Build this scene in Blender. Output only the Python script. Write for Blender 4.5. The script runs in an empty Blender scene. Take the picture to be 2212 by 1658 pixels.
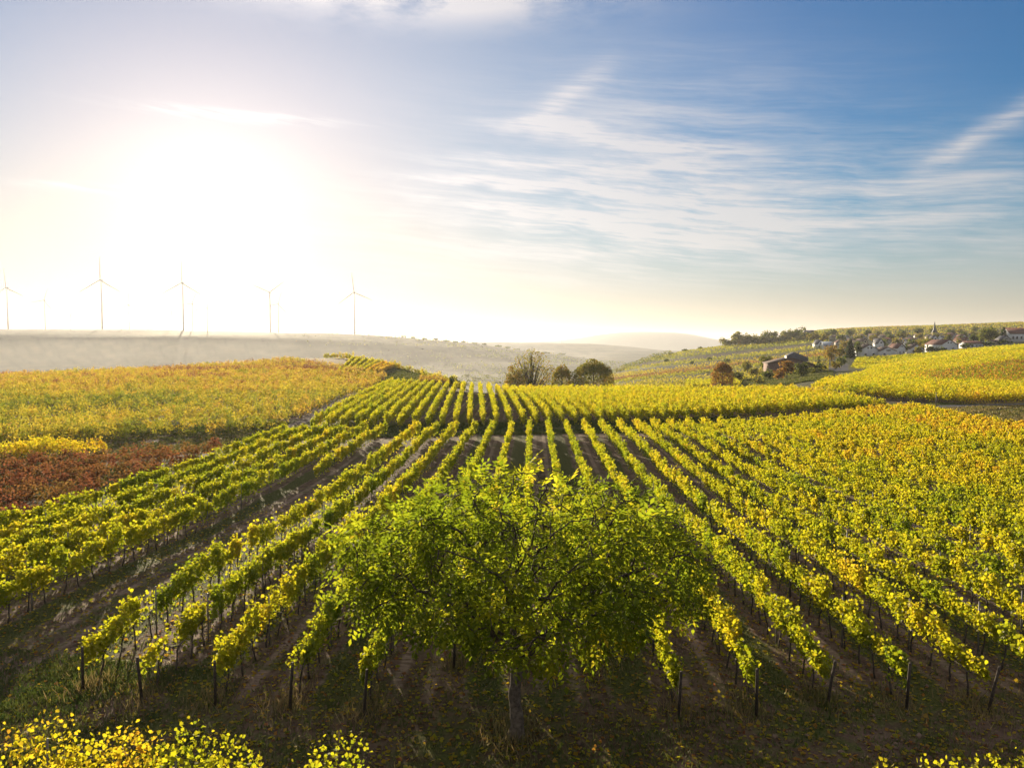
import bpy, math, random
import numpy as np
from mathutils import Vector, Matrix

rng = np.random.default_rng(7)
random.seed(7)
scene = bpy.context.scene
COL = scene.collection
R = math.radians

# ------------------------------------------------------------------ camera
F = 1736.0                 # focal length in pixels of a 2212 px wide picture
HZ = 745.0                 # height of the true horizon in that picture
CAMZ = 10.0
cam_d = bpy.data.cameras.new("camera")
cam_d.sensor_width = 36.0
cam_d.lens = 36.0 * F / 2212.0
cam_d.clip_start = 0.5
cam_d.clip_end = 60000.0
cam = bpy.data.objects.new("camera", cam_d)
COL.objects.link(cam)
cam.location = (0, 0, CAMZ)
cam.rotation_euler = (R(90) - math.atan((829 - HZ) / F), 0, 0)
scene.camera = cam

# ------------------------------------------------------------------ light
SUN_AZ = math.atan((455 - 1106) / F)         # left of the view axis
SUN_EL = R(8.4)
SUN_STRENGTH = 4.6
SKY_STRENGTH = 0.05
scene.view_settings.view_transform = 'Standard'
scene.view_settings.look = 'None'
scene.view_settings.exposure = 1.36
scene.view_settings.gamma = 1.0
scene.view_settings.use_curve_mapping = False
sun_dir = Vector((math.sin(SUN_AZ) * math.cos(SUN_EL), math.cos(SUN_AZ) * math.cos(SUN_EL), math.sin(SUN_EL)))
sl = bpy.data.lights.new("sun", 'SUN')
sl.energy = SUN_STRENGTH
sl.angle = R(0.5)
sl.color = (1.0, 0.83, 0.58)
so = bpy.data.objects.new("sun", sl)
COL.objects.link(so)
so.location = (-60, 100, 80)
so.rotation_euler = sun_dir.to_track_quat('Z', 'Y').to_euler()

try:
    scene.cycles.use_denoising = True
    scene.cycles.max_bounces = 6
    scene.cycles.diffuse_bounces = 3
    scene.cycles.glossy_bounces = 2
    scene.cycles.transmission_bounces = 4
    scene.cycles.transparent_max_bounces = 8
    scene.cycles.volume_bounces = 0
    scene.cycles.sample_clamp_indirect = 4.0
except Exception:
    pass


# ------------------------------------------------------------------ node expressions
class E:
    """a shader value that can be used in python arithmetic"""
    def __init__(self, nt, s):
        self.nt, self.s = nt, s

    def op(self, name, *others, clamp=False):
        n = self.nt.nodes.new('ShaderNodeMath')
        n.operation = name
        n.use_clamp = clamp
        for i, a in enumerate((self,) + others):
            if isinstance(a, E):
                self.nt.links.new(a.s, n.inputs[i])
            else:
                n.inputs[i].default_value = a
        return E(self.nt, n.outputs[0])

    def __add__(s, o): return s.op('ADD', o)
    def __radd__(s, o): return s.op('ADD', o)
    def __sub__(s, o): return s.op('SUBTRACT', o)
    def __rsub__(s, o): return (s * -1.0) + o
    def __mul__(s, o): return s.op('MULTIPLY', o)
    def __rmul__(s, o): return s.op('MULTIPLY', o)
    def __truediv__(s, o): return s.op('DIVIDE', o)
    def __pow__(s, o): return s.op('POWER', o)

    def clamp(s): return s.op('ADD', 0.0, clamp=True)

    def smooth(s, a, b):
        n = s.nt.nodes.new('ShaderNodeMapRange')
        n.interpolation_type = 'SMOOTHSTEP'
        s.nt.links.new(s.s, n.inputs[0])
        n.inputs[1].default_value = a
        n.inputs[2].default_value = b
        return E(s.nt, n.outputs[0])


def noise(nt, vec, scale, detail=4.0, rough=0.55, dist=0.0):
    n = nt.nodes.new('ShaderNodeTexNoise')
    n.inputs['Scale'].default_value = scale
    n.inputs['Detail'].default_value = detail
    n.inputs['Roughness'].default_value = rough
    n.inputs['Distortion'].default_value = dist
    if vec is not None:
        nt.links.new(vec, n.inputs['Vector'])
    return E(nt, n.outputs[0])


def combine(nt, x, y, z=0.0):
    n = nt.nodes.new('ShaderNodeCombineXYZ')
    for i, a in enumerate((x, y, z)):
        if isinstance(a, E):
            nt.links.new(a.s, n.inputs[i])
        else:
            n.inputs[i].default_value = a
    return n.outputs[0]


def mixc(nt, fac, a, b):
    n = nt.nodes.new('ShaderNodeMix')
    n.data_type = 'RGBA'
    if isinstance(fac, E):
        nt.links.new(fac.s, n.inputs[0])
    else:
        n.inputs[0].default_value = fac
    for i, c in ((6, a), (7, b)):
        if isinstance(c, tuple):
            n.inputs[i].default_value = (c[0], c[1], c[2], 1)
        else:
            nt.links.new(c, n.inputs[i])
    return n.outputs[2]


def scalec(nt, col, f):
    n = nt.nodes.new('ShaderNodeVectorMath')
    n.operation = 'SCALE'
    if isinstance(col, tuple):
        n.inputs[0].default_value = col
    else:
        nt.links.new(col, n.inputs[0])
    if isinstance(f, E):
        nt.links.new(f.s, n.inputs[3])
    else:
        n.inputs[3].default_value = f
    return n.outputs[0]


def addc(nt, a, b):
    n = nt.nodes.new('ShaderNodeVectorMath')
    n.operation = 'ADD'
    nt.links.new(a, n.inputs[0])
    nt.links.new(b, n.inputs[1])
    return n.outputs[0]


# ------------------------------------------------------------------ sky
world = bpy.data.worlds.new("World")
scene.world = world
world.use_nodes = True
wt = world.node_tree
for n in list(wt.nodes):
    wt.nodes.remove(n)
wout = wt.nodes.new('ShaderNodeOutputWorld')
wbg = wt.nodes.new('ShaderNodeBackground')
wbg.inputs['Strength'].default_value = SKY_STRENGTH
wt.links.new(wbg.outputs[0], wout.inputs[0])
sky = wt.nodes.new('ShaderNodeTexSky')
sky.sky_type = 'NISHITA'
sky.sun_disc = False
sky.sun_elevation = SUN_EL
sky.sun_rotation = SUN_AZ
sky.altitude = 200
sky.air_density = 1.0
sky.dust_density = 0.5
sky.ozone_density = 3.0
tc = wt.nodes.new('ShaderNodeTexCoord')
sep = wt.nodes.new('ShaderNodeSeparateXYZ')
wt.links.new(tc.outputs['Generated'], sep.inputs[0])
dx, dy, dz = (E(wt, sep.outputs[i]) for i in range(3))
az = dx.op('ARCTAN2', dy) * (180 / math.pi)      # degrees right of north
el = dz.op('ARCSINE') * (180 / math.pi)          # degrees above the horizon


def band(a0, e0, a1, e1, w, sharp=2.0):
    """a streak of cirrus running from (az,el) a0,e0 to a1,e1 with half-thickness w degrees"""
    la = math.hypot(a1 - a0, e1 - e0)
    ca, sa = (a1 - a0) / la, (e1 - e0) / la
    s = (az - a0) * ca + (el - e0) * sa
    wob = (noise(wt, combine(wt, az * 0.16, el * 0.3, a0), 1.0, 3.0) - 0.5) * 2.2
    t = (el - e0) * ca - (az - a0) * sa + wob
    core = ((t / w) * (t / w) * -1.0).op('EXPONENT')
    ends = s.smooth(-0.1 * la, 0.25 * la) * s.smooth(1.05 * la, 0.55 * la)
    return core * ends


def blob(a0, e0, ra, re):
    p = ((az - a0) / ra)
    q = ((el - e0) / re)
    return ((p * p + q * q) * -1.0).op('EXPONENT')


# the bright aureole that dust and thin ice cloud spread around the sun
sd = wt.nodes.new('ShaderNodeVectorMath')
sd.operation = 'DOT_PRODUCT'
wt.links.new(tc.outputs['Generated'], sd.inputs[0])
sd.inputs[1].default_value = sun_dir
theta = E(wt, sd.outputs['Value']).op('MINIMUM', 1.0).op('ARCCOSINE') * (180 / math.pi)
ang = R(-6)
sx = az * math.cos(ang) + el * math.sin(ang)
sy = el * math.cos(ang) - az * math.sin(ang)
warp = noise(wt, combine(wt, az * 0.05, el * 0.09, 3.0), 1.0, 3.0) - 0.5
fibre = noise(wt, combine(wt, sx * 0.085 + warp * 1.2, sy * 1.0 + warp * 2.6, 1.0), 1.0, 9.0, 0.66)
fibre2 = noise(wt, combine(wt, sx * 0.24 + warp * 1.5, sy * 3.4 + warp * 3.0, 7.0), 1.0, 9.0, 0.66)
veil = noise(wt, combine(wt, az * 0.07, el * 0.12, 9.0), 1.0, 4.0)
fib = (fibre * 0.65 + fibre2 * 0.35).smooth(0.36, 0.72)
cir = (blob(10, 13.8, 12, 4.6) * 0.75 + blob(24, 8.3, 15, 3.4) * 1.35 + blob(6, 8.0, 14, 3.6) * 1.15)
cir = cir * (fib * 0.85 + veil.smooth(0.35, 0.7) * 0.35) + blob(-3, 16.5, 17, 7.5) * 0.24
streak = (band(-3, 15.6, 20, 12.0, 0.55) * 0.85 + band(-9, 11.8, 17, 9.6, 0.32) * 0.9
          + band(-8, 10.3, 14, 7.9, 0.35) * 0.8 + band(-7, 12.9, 21, 11.4, 0.5) * 0.55
          + band(26, 10.2, 36, 16.0, 0.7) * 0.75 + band(7, 8.3, 15, 6.9, 0.3) * 0.6
          + band(1, 15.3, 8, 19.5, 0.8) * 0.55)
streak = streak * (fibre2.smooth(0.25, 0.68) * 0.75 + 0.25)
puff = noise(wt, combine(wt, az * 0.12, el * 0.34, 2.0), 1.0, 7.0, 0.62)
top = blob(-7, 23.4, 12.5, 1.9) * puff.smooth(0.30, 0.62) * 1.6
wisp = (blob(-18.5, 14.9, 6, 0.35) + blob(-27, 9.7, 4, 0.25)) * fibre2.smooth(0.35, 0.7) * 0.9
over = el.smooth(25.0, 44.0) * 0.62 + dy.smooth(0.25, -0.35) * 0.8  # unseen white veil overhead and behind the camera, added to brighten ground fill
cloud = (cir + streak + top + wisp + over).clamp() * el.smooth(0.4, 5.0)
a1 = ((theta / 5.0) * (theta / 5.0) * -1.0).op('EXPONENT')
a2 = (theta / -9.0).op('EXPONENT')
a3 = (theta / -17.0).op('EXPONENT')
aur = addc(wt, scalec(wt, (1.0, 0.96, 0.88), a1 * 1.8 + a2 * 0.3),
           addc(wt, scalec(wt, (1.08, 0.88, 0.90), a3 * 3.4), scalec(wt, (1.0, 0.80, 0.62), (el.op('MAXIMUM', 0.0) / -4.0).op('EXPONENT') * 0.9)))
lit = (a3 * 4.0 + 5.0)
ccol = scalec(wt, (1.0, 0.95, 0.93), lit)
hsv = wt.nodes.new('ShaderNodeHueSaturation')
hsv.inputs['Saturation'].default_value = 1.5
wt.links.new(sky.outputs[0], hsv.inputs['Color'])
deep = wt.nodes.new('ShaderNodeVectorMath')
deep.operation = 'MULTIPLY'
wt.links.new(hsv.outputs[0], deep.inputs[0])
wt.links.new(mixc(wt, theta.smooth(9.0, 40.0), (1.02, 0.90, 0.88), (0.46, 0.94, 1.03)), deep.inputs[1])
low = wt.nodes.new('ShaderNodeVectorMath')
low.operation = 'MULTIPLY'
wt.links.new(sky.outputs[0], low.inputs[0])
low.inputs[1].default_value = (1.06, 0.94, 1.0)
tone = mixc(wt, el.smooth(2.0, 10.0), low.outputs[0], deep.outputs[0])
bw = wt.nodes.new('ShaderNodeRGBToBW')
wt.links.new(tone, bw.inputs[0])
thin = scalec(wt, tone, (E(wt, bw.outputs[0]) * 0.125 + 1.0) ** -1.0)
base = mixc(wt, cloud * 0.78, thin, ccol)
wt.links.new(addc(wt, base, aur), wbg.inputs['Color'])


# ------------------------------------------------------------------ object helpers
def new_mesh(name, verts, faces_idx, nper, mat=None, attrs=None, smooth=False):
    """verts (N,3); faces_idx flat vertex index array, nper = verts per face (int or array)"""
    me = bpy.data.meshes.new(name)
    verts = np.ascontiguousarray(verts, dtype=np.float32)
    idx = np.ascontiguousarray(faces_idx, dtype=np.int32).ravel()
    me.vertices.add(len(verts))
    me.vertices.foreach_set('co', verts.ravel())
    if isinstance(nper, int):
        nf = len(idx) // nper
        starts = np.arange(nf, dtype=np.int32) * nper
        tot = np.full(nf, nper, dtype=np.int32)
    else:
        tot = np.asarray(nper, dtype=np.int32)
        nf = len(tot)
        starts = np.concatenate(([0], np.cumsum(tot)[:-1])).astype(np.int32)
    me.loops.add(len(idx))
    me.loops.foreach_set('vertex_index', idx)
    me.polygons.add(nf)
    me.polygons.foreach_set('loop_start', starts)
    me.polygons.foreach_set('loop_total', tot)
    if smooth:
        me.polygons.foreach_set('use_smooth', np.ones(nf, dtype=bool))
    for k, a in (attrs or {}).items():
        a = np.ascontiguousarray(a, dtype=np.float32)
        if a.ndim == 1:
            at = me.attributes.new(k, 'FLOAT', 'POINT')
            at.data.foreach_set('value', a)
        else:
            at = me.attributes.new(k, 'FLOAT_COLOR', 'POINT')
            at.data.foreach_set('color', a.ravel())
    me.update(calc_edges=True)
    if mat is not None:
        me.materials.append(mat)
    return me


def link(name, me, parent=None, loc=(0, 0, 0)):
    o = bpy.data.objects.new(name, me)
    COL.objects.link(o)
    if parent is not None:
        o.parent = parent
    o.location = loc
    return o


def tag(o, label=None, cat=None, group=None, kind=None):
    if label: o['label'] = label
    if cat: o['category'] = cat
    if group: o['group'] = group
    if kind: o['kind'] = kind
    return o


def thing(name, label, cat, loc=(0, 0, 0), rz=0.0, group=None):
    o = bpy.data.objects.new(name, None)
    o.empty_display_size = 0.3
    COL.objects.link(o)
    o.location = loc
    o.rotation_euler = (0, 0, rz)
    return tag(o, label, cat, group)


class MB:
    """collects simple solids into one mesh"""
    def __init__(self):
        self.v, self.f, self.n = [], [], []
        self.c = 0

    def add(self, vs, fs):
        self.v.append(np.asarray(vs, dtype=np.float64))
        for f in fs:
            self.f.extend(i + self.c for i in f)
            self.n.append(len(f))
        self.c += len(vs)

    def box(self, x0, x1, y0, y1, z0, z1):
        self.add([(x0, y0, z0), (x1, y0, z0), (x1, y1, z0), (x0, y1, z0),
                  (x0, y0, z1), (x1, y0, z1), (x1, y1, z1), (x0, y1, z1)],
                 [(0, 3, 2, 1), (4, 5, 6, 7), (0, 1, 5, 4), (1, 2, 6, 5), (2, 3, 7, 6), (3, 0, 4, 7)])

    def tube(self, pts, rad, sides=6, cap=True):
        pts = [Vector(p) for p in pts]
        n = len(pts)
        assert n > 1
        vs, fs = [], []
        ref = Vector((0.31, 0.95, 0.07))
        for i, p in enumerate(pts):
            t = (pts[min(i + 1, n - 1)] - pts[max(i - 1, 0)]).normalized()
            a = t.cross(ref if abs(t.dot(ref)) < 0.95 else Vector((1, 0, 0))).normalized()
            b = t.cross(a)
            r = rad[i] if hasattr(rad, '__len__') else rad
            for k in range(sides):
                w = 2 * math.pi * k / sides
                vs.append(p + (a * math.cos(w) + b * math.sin(w)) * r)
        for i in range(n - 1):
            for k in range(sides):
                k2 = (k + 1) % sides
                fs.append((i * sides + k, i * sides + k2, (i + 1) * sides + k2, (i + 1) * sides + k))
        if cap:
            fs.append(tuple(range(sides))[::-1])
            fs.append(tuple((n - 1) * sides + k for k in range(sides)))
        self.add(vs, fs)

    def mesh(self, name, mat, smooth=False):
        return new_mesh(name, np.concatenate(self.v), np.array(self.f), np.array(self.n), mat, smooth=smooth)

    def build(self, name, mat, parent=None, smooth=False):
        return link(name, self.mesh(name, mat, smooth), parent)


# smooth 2-D noise for python side choices, about -1..1
_k = np.random.default_rng(3).normal(size=(14, 2))
_ph = np.random.default_rng(4).uniform(0, 6.28, 14)


def wav(x, y, scale):
    s = 0.0
    for i in range(7):
        f = (1.0 + 0.45 * i) / scale
        s = s + np.sin((x * _k[i, 0] + y * _k[i, 1]) * f * 2.2 + _ph[i]) / (1 + 0.35 * i)
    return s / 2.6


# ------------------------------------------------------------------ materials
def simple_mat(name, col, rough=0.8, var=0.25, scale=3.0, bump=0.0, metal=0.0, spec=0.3):
    m = bpy.data.materials.new(name)
    m.use_nodes = True
    nt = m.node_tree
    b = nt.nodes['Principled BSDF']
    b.inputs['Roughness'].default_value = rough
    b.inputs['Metallic'].default_value = metal
    b.inputs['Specular IOR Level'].default_value = spec
    t = nt.nodes.new('ShaderNodeTexCoord')
    nz = noise(nt, t.outputs['Object'], scale, 5.0, 0.6)
    c = mixc(nt, nz.smooth(0.3, 0.7), tuple(x * (1 - var) for x in col), tuple(x * (1 + var) for x in col))
    nt.links.new(c, b.inputs['Base Color'])
    if bump:
        bp = nt.nodes.new('ShaderNodeBump')
        bp.inputs['Strength'].default_value = bump
        bp.inputs['Distance'].default_value = 0.05
        nt.links.new(nz.s, bp.inputs['Height'])
        nt.links.new(bp.outputs[0], b.inputs['Normal'])
    return m


def leaf_mat(name, stops, trans=0.58, tgain=2.3, gloss=0.018):
    m = bpy.data.materials.new(name)
    m.use_nodes = True
    nt = m.node_tree
    for n in list(nt.nodes):
        nt.nodes.remove(n)
    out = nt.nodes.new('ShaderNodeOutputMaterial')
    at = nt.nodes.new('ShaderNodeAttribute')
    at.attribute_name = 'tint'
    rp = nt.nodes.new('ShaderNodeValToRGB')
    els = rp.color_ramp.elements
    while len(els) > 1:
        els.remove(els[-1])
    els[0].position, els[0].color = stops[0][0], (*stops[0][1], 1)
    for p, c in stops[1:]:
        e = els.new(p)
        e.color = (*c, 1)
    nt.links.new(at.outputs['Fac'], rp.inputs[0])
    d = nt.nodes.new('ShaderNodeBsdfDiffuse')
    t = nt.nodes.new('ShaderNodeBsdfTranslucent')
    nt.links.new(rp.outputs[0], d.inputs[0])
    nt.links.new(scalec(nt, rp.outputs[0], tgain), t.inputs[0])
    mx = nt.nodes.new('ShaderNodeMixShader')
    mx.inputs[0].default_value = trans
    nt.links.new(d.outputs[0], mx.inputs[1])
    nt.links.new(t.outputs[0], mx.inputs[2])
    g = nt.nodes.new('ShaderNodeBsdfGlossy')
    g.inputs['Roughness'].default_value = 0.5
    g.inputs['Color'].default_value = (0.9, 0.9, 0.85, 1)
    m2 = nt.nodes.new('ShaderNodeMixShader')
    m2.inputs[0].default_value = gloss
    nt.links.new(mx.outputs[0], m2.inputs[1])
    nt.links.new(g.outputs[0], m2.inputs[2])
    nt.links.new(m2.outputs[0], out.inputs[0])
    return m


M_VINE = leaf_mat('vine_leaf', [(0.0, (0.055, 0.10, 0.006)), (0.3, (0.15, 0.18, 0.007)), (0.55, (0.29, 0.26, 0.008)),
                                (0.75, (0.36, 0.24, 0.014)), (0.9, (0.30, 0.13, 0.016)), (1.0, (0.14, 0.05, 0.02))])
M_FARVINE = leaf_mat('far_vine_leaf', [(0.0, (0.045, 0.06, 0.012)), (0.35, (0.15, 0.155, 0.018)), (0.55, (0.24, 0.20, 0.022)), (0.8, (0.17, 0.095, 0.03)),
                                          (1.0, (0.09, 0.055, 0.03))], trans=0.55, tgain=2.1, gloss=0.0)
M_GOLD = leaf_mat('golden_vine_leaf', [(0.0, (0.06, 0.09, 0.012)), (0.3, (0.15, 0.155, 0.015)), (0.55, (0.29, 0.225, 0.020)), (0.75, (0.27, 0.165, 0.028)),
                                             (0.9, (0.18, 0.085, 0.028)), (1.0, (0.11, 0.045, 0.028))], trans=0.56, tgain=2.15)
M_RED = leaf_mat('red_vine_leaf', [(0.0, (0.06, 0.065, 0.012)), (0.35, (0.14, 0.075, 0.02)), (0.7, (0.155, 0.055, 0.024)),
                                   (1.0, (0.08, 0.035, 0.02))], trans=0.5, tgain=1.9)
M_WALNUT = leaf_mat('walnut_leaf', [(0.0, (0.035, 0.058, 0.004)), (0.5, (0.095, 0.12, 0.005)), (0.8, (0.22, 0.21, 0.008)),
                                    (1.0, (0.36, 0.26, 0.02))], trans=0.66, tgain=3.0, gloss=0.01)
M_TREE = leaf_mat('tree_leaf', [(0.0, (0.02, 0.035, 0.010)), (0.3, (0.07, 0.09, 0.014)), (0.55, (0.16, 0.15, 0.018)),
                                (0.8, (0.23, 0.13, 0.02)), (1.0, (0.15, 0.06, 0.02))], trans=0.45, tgain=2.0, gloss=0.02)
M_GRASS = leaf_mat('grass_blade', [(0.0, (0.035, 0.065, 0.01)), (0.5, (0.09, 0.10, 0.02)), (1.0, (0.24, 0.17, 0.07))],
                   trans=0.4, tgain=1.6, gloss=0.03)
M_BARK = simple_mat('bark', (0.075, 0.058, 0.045), 0.9, 0.45, 14.0, 0.6)
M_TRUNK = simple_mat('walnut_bark', (0.125, 0.095, 0.072), 0.9, 0.5, 9.0, 0.9)
M_POSTW = simple_mat('dark_wood', (0.06, 0.045, 0.035), 0.85, 0.4, 12.0, 0.4)
M_POSTM = simple_mat('galvanised_metal', (0.20, 0.185, 0.17), 0.65, 0.2, 6.0, 0.0, 0.4)
M_WIRE = simple_mat('wire_steel', (0.20, 0.18, 0.16), 0.6, 0.1, 6.0, 0.0, 0.5)
M_TURB = simple_mat('turbine_white', (0.8, 0.78, 0.76), 0.5, 0.03, 0.1)
M_WHITE = simple_mat('white_render', (0.82, 0.82, 0.82), 0.85, 0.04, 0.8)
M_CREAM = simple_mat('cream_render', (0.62, 0.53, 0.38), 0.85, 0.08, 0.8)
M_GREYW = simple_mat('grey_render', (0.40, 0.38, 0.36), 0.85, 0.1, 0.8)
M_MAUVE = simple_mat('brown_brick', (0.20, 0.135, 0.12), 0.9, 0.2, 2.0)
M_STONE = simple_mat('sandstone', (0.36, 0.30, 0.23), 0.9, 0.15, 1.2)
M_RED_ROOF = simple_mat('red_roof_tile', (0.13, 0.062, 0.048), 0.8, 0.25, 2.0)
M_BROWN_ROOF = simple_mat('brown_roof_tile', (0.11, 0.075, 0.06), 0.8, 0.25, 2.0)
M_SLATE = simple_mat('slate_roof', (0.07, 0.07, 0.08), 0.6, 0.2, 2.0)
M_BLUE_ROOF = simple_mat('blue_grey_roof', (0.20, 0.24, 0.30), 0.4, 0.1, 2.0)
M_PANE = simple_mat('window_glass', (0.03, 0.035, 0.04), 0.15, 0.1, 2.0, spec=0.6)
M_TIMBER = simple_mat('stained_timber', (0.09, 0.05, 0.03), 0.8, 0.2, 3.0)
M_ASPHALT = simple_mat('asphalt', (0.085, 0.08, 0.085), 0.75, 0.2, 2.0)
M_LINE = simple_mat('road_paint', (0.7, 0.7, 0.68), 0.6, 0.1, 4.0)
M_BLACK = simple_mat('black_plastic', (0.02, 0.02, 0.02), 0.5, 0.1, 4.0)
M_PLASTIC = simple_mat('white_plastic', (0.8, 0.8, 0.78), 0.4, 0.04, 4.0)
M_TRACK = simple_mat('pale_track', (0.14, 0.10, 0.075), 0.95, 0.4, 1.5)
M_BIRD = simple_mat('bird_feather', (0.02, 0.02, 0.022), 0.8, 0.2, 8.0)

# ------------------------------------------------------------------ terrain
DG = np.geomspace(5, 14000, 420)
UG = np.arange(-2600, 4801, 20.0)


def V(d, v):               # ground height seen at height v of the picture, d metres ahead
    return (d, CAMZ - (v - HZ) / F * d)


NEAR = [(5, 0), (20, 0), (34, -0.15), (50, -0.7), (65, -0.75), (85, -0.45), (98, -0.5)]
FARL = [(650, -30), (1000, -42), (1500, -45)]
RIDGE_U = [-2600, 0, 222, 400, 585, 767, 900, 1028, 1115, 1200, 1310, 1420, 4800]
RIDGE_V = [716, 711.5, 711, 713, 716, 721, 731.5, 741, 756, 766, 779, 800, 800]
R2_U = [-2600, 1028, 1257, 1330, 1400, 1453, 1520, 4800]
R2_V = [739, 739, 741, 745, 752, 759, 768, 768]
R3_U = [-2600, 1150, 1220, 1257, 1301, 1345, 1395, 1450, 1507, 1551, 1600, 1680, 4800]
R3_V = [741, 741, 738, 730, 719, 717, 716, 717, 720, 735, 742, 744, 744]


def col(u, knots, right=False):
    k = list(NEAR) + list(knots)
    if not right:
        k += FARL
        k += [(1700, -34), V(2050, np.interp(u, RIDGE_U, np.array(RIDGE_V) + 12)), V(2350, np.interp(u, RIDGE_U, RIDGE_V)),
              V(2700, np.interp(u, RIDGE_U, np.array(RIDGE_V) + 5)), (3500, -40)]
    k += [(3800, -20), V(4600, np.interp(u, R2_U, R2_V)), (5600, -60), (7000, -60),
          V(9000, np.interp(u, R3_U, R3_V)), (10500, -20), (14000, -60)]
    return np.array(k, dtype=float)


COLS = {
    -2600: col(-2600, [(150, 0), (350, -3), (450, -8)]),
    0: col(0, [(150, 0), (220, 0.0), V(350, 806), (420, -6)]),
    300: col(300, [(150, 0.3), (220, 1.0), V(340, 798), (410, -4)]),
    500: col(500, [(150, 0.3), (220, 1.4), V(335, 781), (410, -2)]),
    650: col(650, [(150, 0.2), (200, 0.7), (240, 1.7), V(325, 772), (400, -1)]),
    760: col(760, [(140, 0), (190, 0.3), (235, 1.7), V(305, 773), (370, -1)]),
    830: col(830, [(140, 0), (190, 0.2), (230, 1.2), V(285, 787), (350, -2)]),
    900: col(900, [(140, 0), (190, 0.2), (215, 0.6), V(250, 804), (320, -4)]),
    960: col(960, [(140, 0), (175, 0.4), V(210, 823), (280, -6)]),
    1040: col(1040, [(130, 0.2), (158, 0.3), (180, -0.7), (260, -8), (350, -14)]),
    1106: col(1106, [(130, 0), (156, -0.1), (185, -1.6), (260, -9), (350, -15)]),
    1250: col(1250, [(130, 0), (156, -0.1), (185, -1.6), (250, -8), (350, -14)]),
    1310: col(1310, [(130, 0), (156, -0.1), (185, -1.6), (250, -8), V(400, 836), V(650, 823), V(900, 812), (1050, -35), (1500, -43)], True),
    1400: col(1400, [(130, 0), (156, -0.1), (185, -1.6), (240, -6), V(300, 838), V(420, 820), V(650, 800), V(850, 786), V(1000, 774), (1200, -20), (1700, -43)], True),
    1480: col(1480, [(130, 0), (156, -0.1), (185, -1.6), (240, -5), V(300, 836), V(420, 812), V(650, 784), V(950, 759), (1150, -16), (1700, -43)], True),
    1560: col(1560, [(130, 0), (156, -0.1), (185, -1.6), (240, -5), V(300, 834), V(400, 813), V(500, 795), V(700, 770), V(920, 749), (1150, -8), (1700, -40)], True),
    1660: col(1660, [(130, 0), (156, 0), (180, -1), (230, -3), V(300, 826), V(360, 808), V(500, 787), V(700, 762), V(950, 742), (1250, -5), (1700, -40)], True),
    1740: col(1740, [(130, 0), (156, 0), V(170, 842), V(230, 824), V(350, 803), V(480, 780), V(650, 757), V(850, 738), V(1050, 723), V(1400, 716), (1900, -20)], True),
    1830: col(1830, [(125, 0), (145, 0), V(160, 848), V(220, 822), V(300, 806), V(370, 797), V(480, 774), V(650, 755), V(950, 730), V(1400, 711), (1900, -10)], True),
    1900: col(1900, [(120, -.2), (145, -.2), V(160, 850), V(240, 815), V(300, 799), V(370, 796), V(490, 771), V(700, 748), V(950, 730), V(1400, 708), (1900, 0)], True),
    2050: col(2050, [(115, -.2), (132, -.2), V(155, 852), V(210, 826), V(300, 789), V(340, 777), V(400, 771), V(515, 759), V(650, 747), V(900, 731), V(1400, 704), (1900, 0)], True),
    2212: col(2212, [(110, -.1), (126, 0), V(150, 858), V(190, 835), V(240, 800), V(300, 768), V(370, 757), V(450, 751), V(560, 740), V(800, 727), V(1400, 698), (1900, 0)], True),
    2600: col(2600, [(110, 0), (126, 0), V(150, 855), V(190, 825), V(240, 790), V(300, 760), V(370, 752), V(560, 738), V(800, 725), V(1400, 696), (1900, 0)], True),
    4800: col(4800, [(126, 0), V(240, 790), V(300, 765), V(560, 740), V(1400, 696), (1900, 0)], True),
}


def pchip(xk, yk, x):
    h = np.diff(xk)
    dl = np.diff(yk) / h
    m = np.zeros(len(xk))
    for i in range(1, len(xk) - 1):
        if dl[i - 1] * dl[i] > 0:
            w1, w2 = 2 * h[i] + h[i - 1], h[i] + 2 * h[i - 1]
            m[i] = (w1 + w2) / (w1 / dl[i - 1] + w2 / dl[i])
    m[0], m[-1] = dl[0], dl[-1]
    i = np.clip(np.searchsorted(xk, x) - 1, 0, len(h) - 1)
    t = (x - xk[i]) / h[i]
    return ((2 * t**3 - 3 * t**2 + 1) * yk[i] + (t**3 - 2 * t**2 + t) * h[i] * m[i]
            + (-2 * t**3 + 3 * t**2) * yk[i + 1] + (t**3 - t**2) * h[i] * m[i + 1])


_us = np.array(sorted(COLS))
_cz = np.stack([pchip(COLS[u][:, 0], COLS[u][:, 1], DG) for u in _us])     # columns x depths
ZT = np.stack([np.interp(UG, _us, _cz[:, j]) for j in range(len(DG))], axis=1)
# far ridges keep their crisp skyline: recompute them per u, then soften the columns a little
for i, u in enumerate(UG):
    pass
_kern = np.array([1, 2, 3, 2, 1.0]) / 9
_pad = np.pad(ZT, ((2, 2), (0, 0)), mode='edge')
_sm = sum(_kern[k] * _pad[k:k + len(UG)] for k in range(5))
ZT = _sm
LD0, LD1 = math.log(DG[0]), math.log(DG[-1])


def H(x, y):
    x = np.asarray(x, float)
    y = np.asarray(y, float)
    yy = np.clip(y, 5.0, 13900)
    u = np.clip((1106 + F * x / yy - UG[0]) / 20.0, 0, len(UG) - 1.001)
    d = np.clip((np.log(yy) - LD0) / (LD1 - LD0) * (len(DG) - 1), 0, len(DG) - 1.001)
    i, j = u.astype(int), d.astype(int)
    a, b = u - i, d - j
    z = (ZT[i, j] * (1 - a) * (1 - b) + ZT[i + 1, j] * a * (1 - b) + ZT[i, j + 1] * (1 - a) * b + ZT[i + 1, j + 1] * a * b)
    rough = np.clip((yy - 900) / 1500, 0, 1) * wav(x, y, 420.0) * 2.0
    return np.where(y < 5, 0.0, z + rough)


def h1(x, y):
    return float(H(x, y))


def at(u, d, dz=0.0):      # a point on the ground d metres ahead in the direction of column u
    x = (u - 1106) / F * d
    return (x, d, h1(x, d) + dz)


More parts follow.
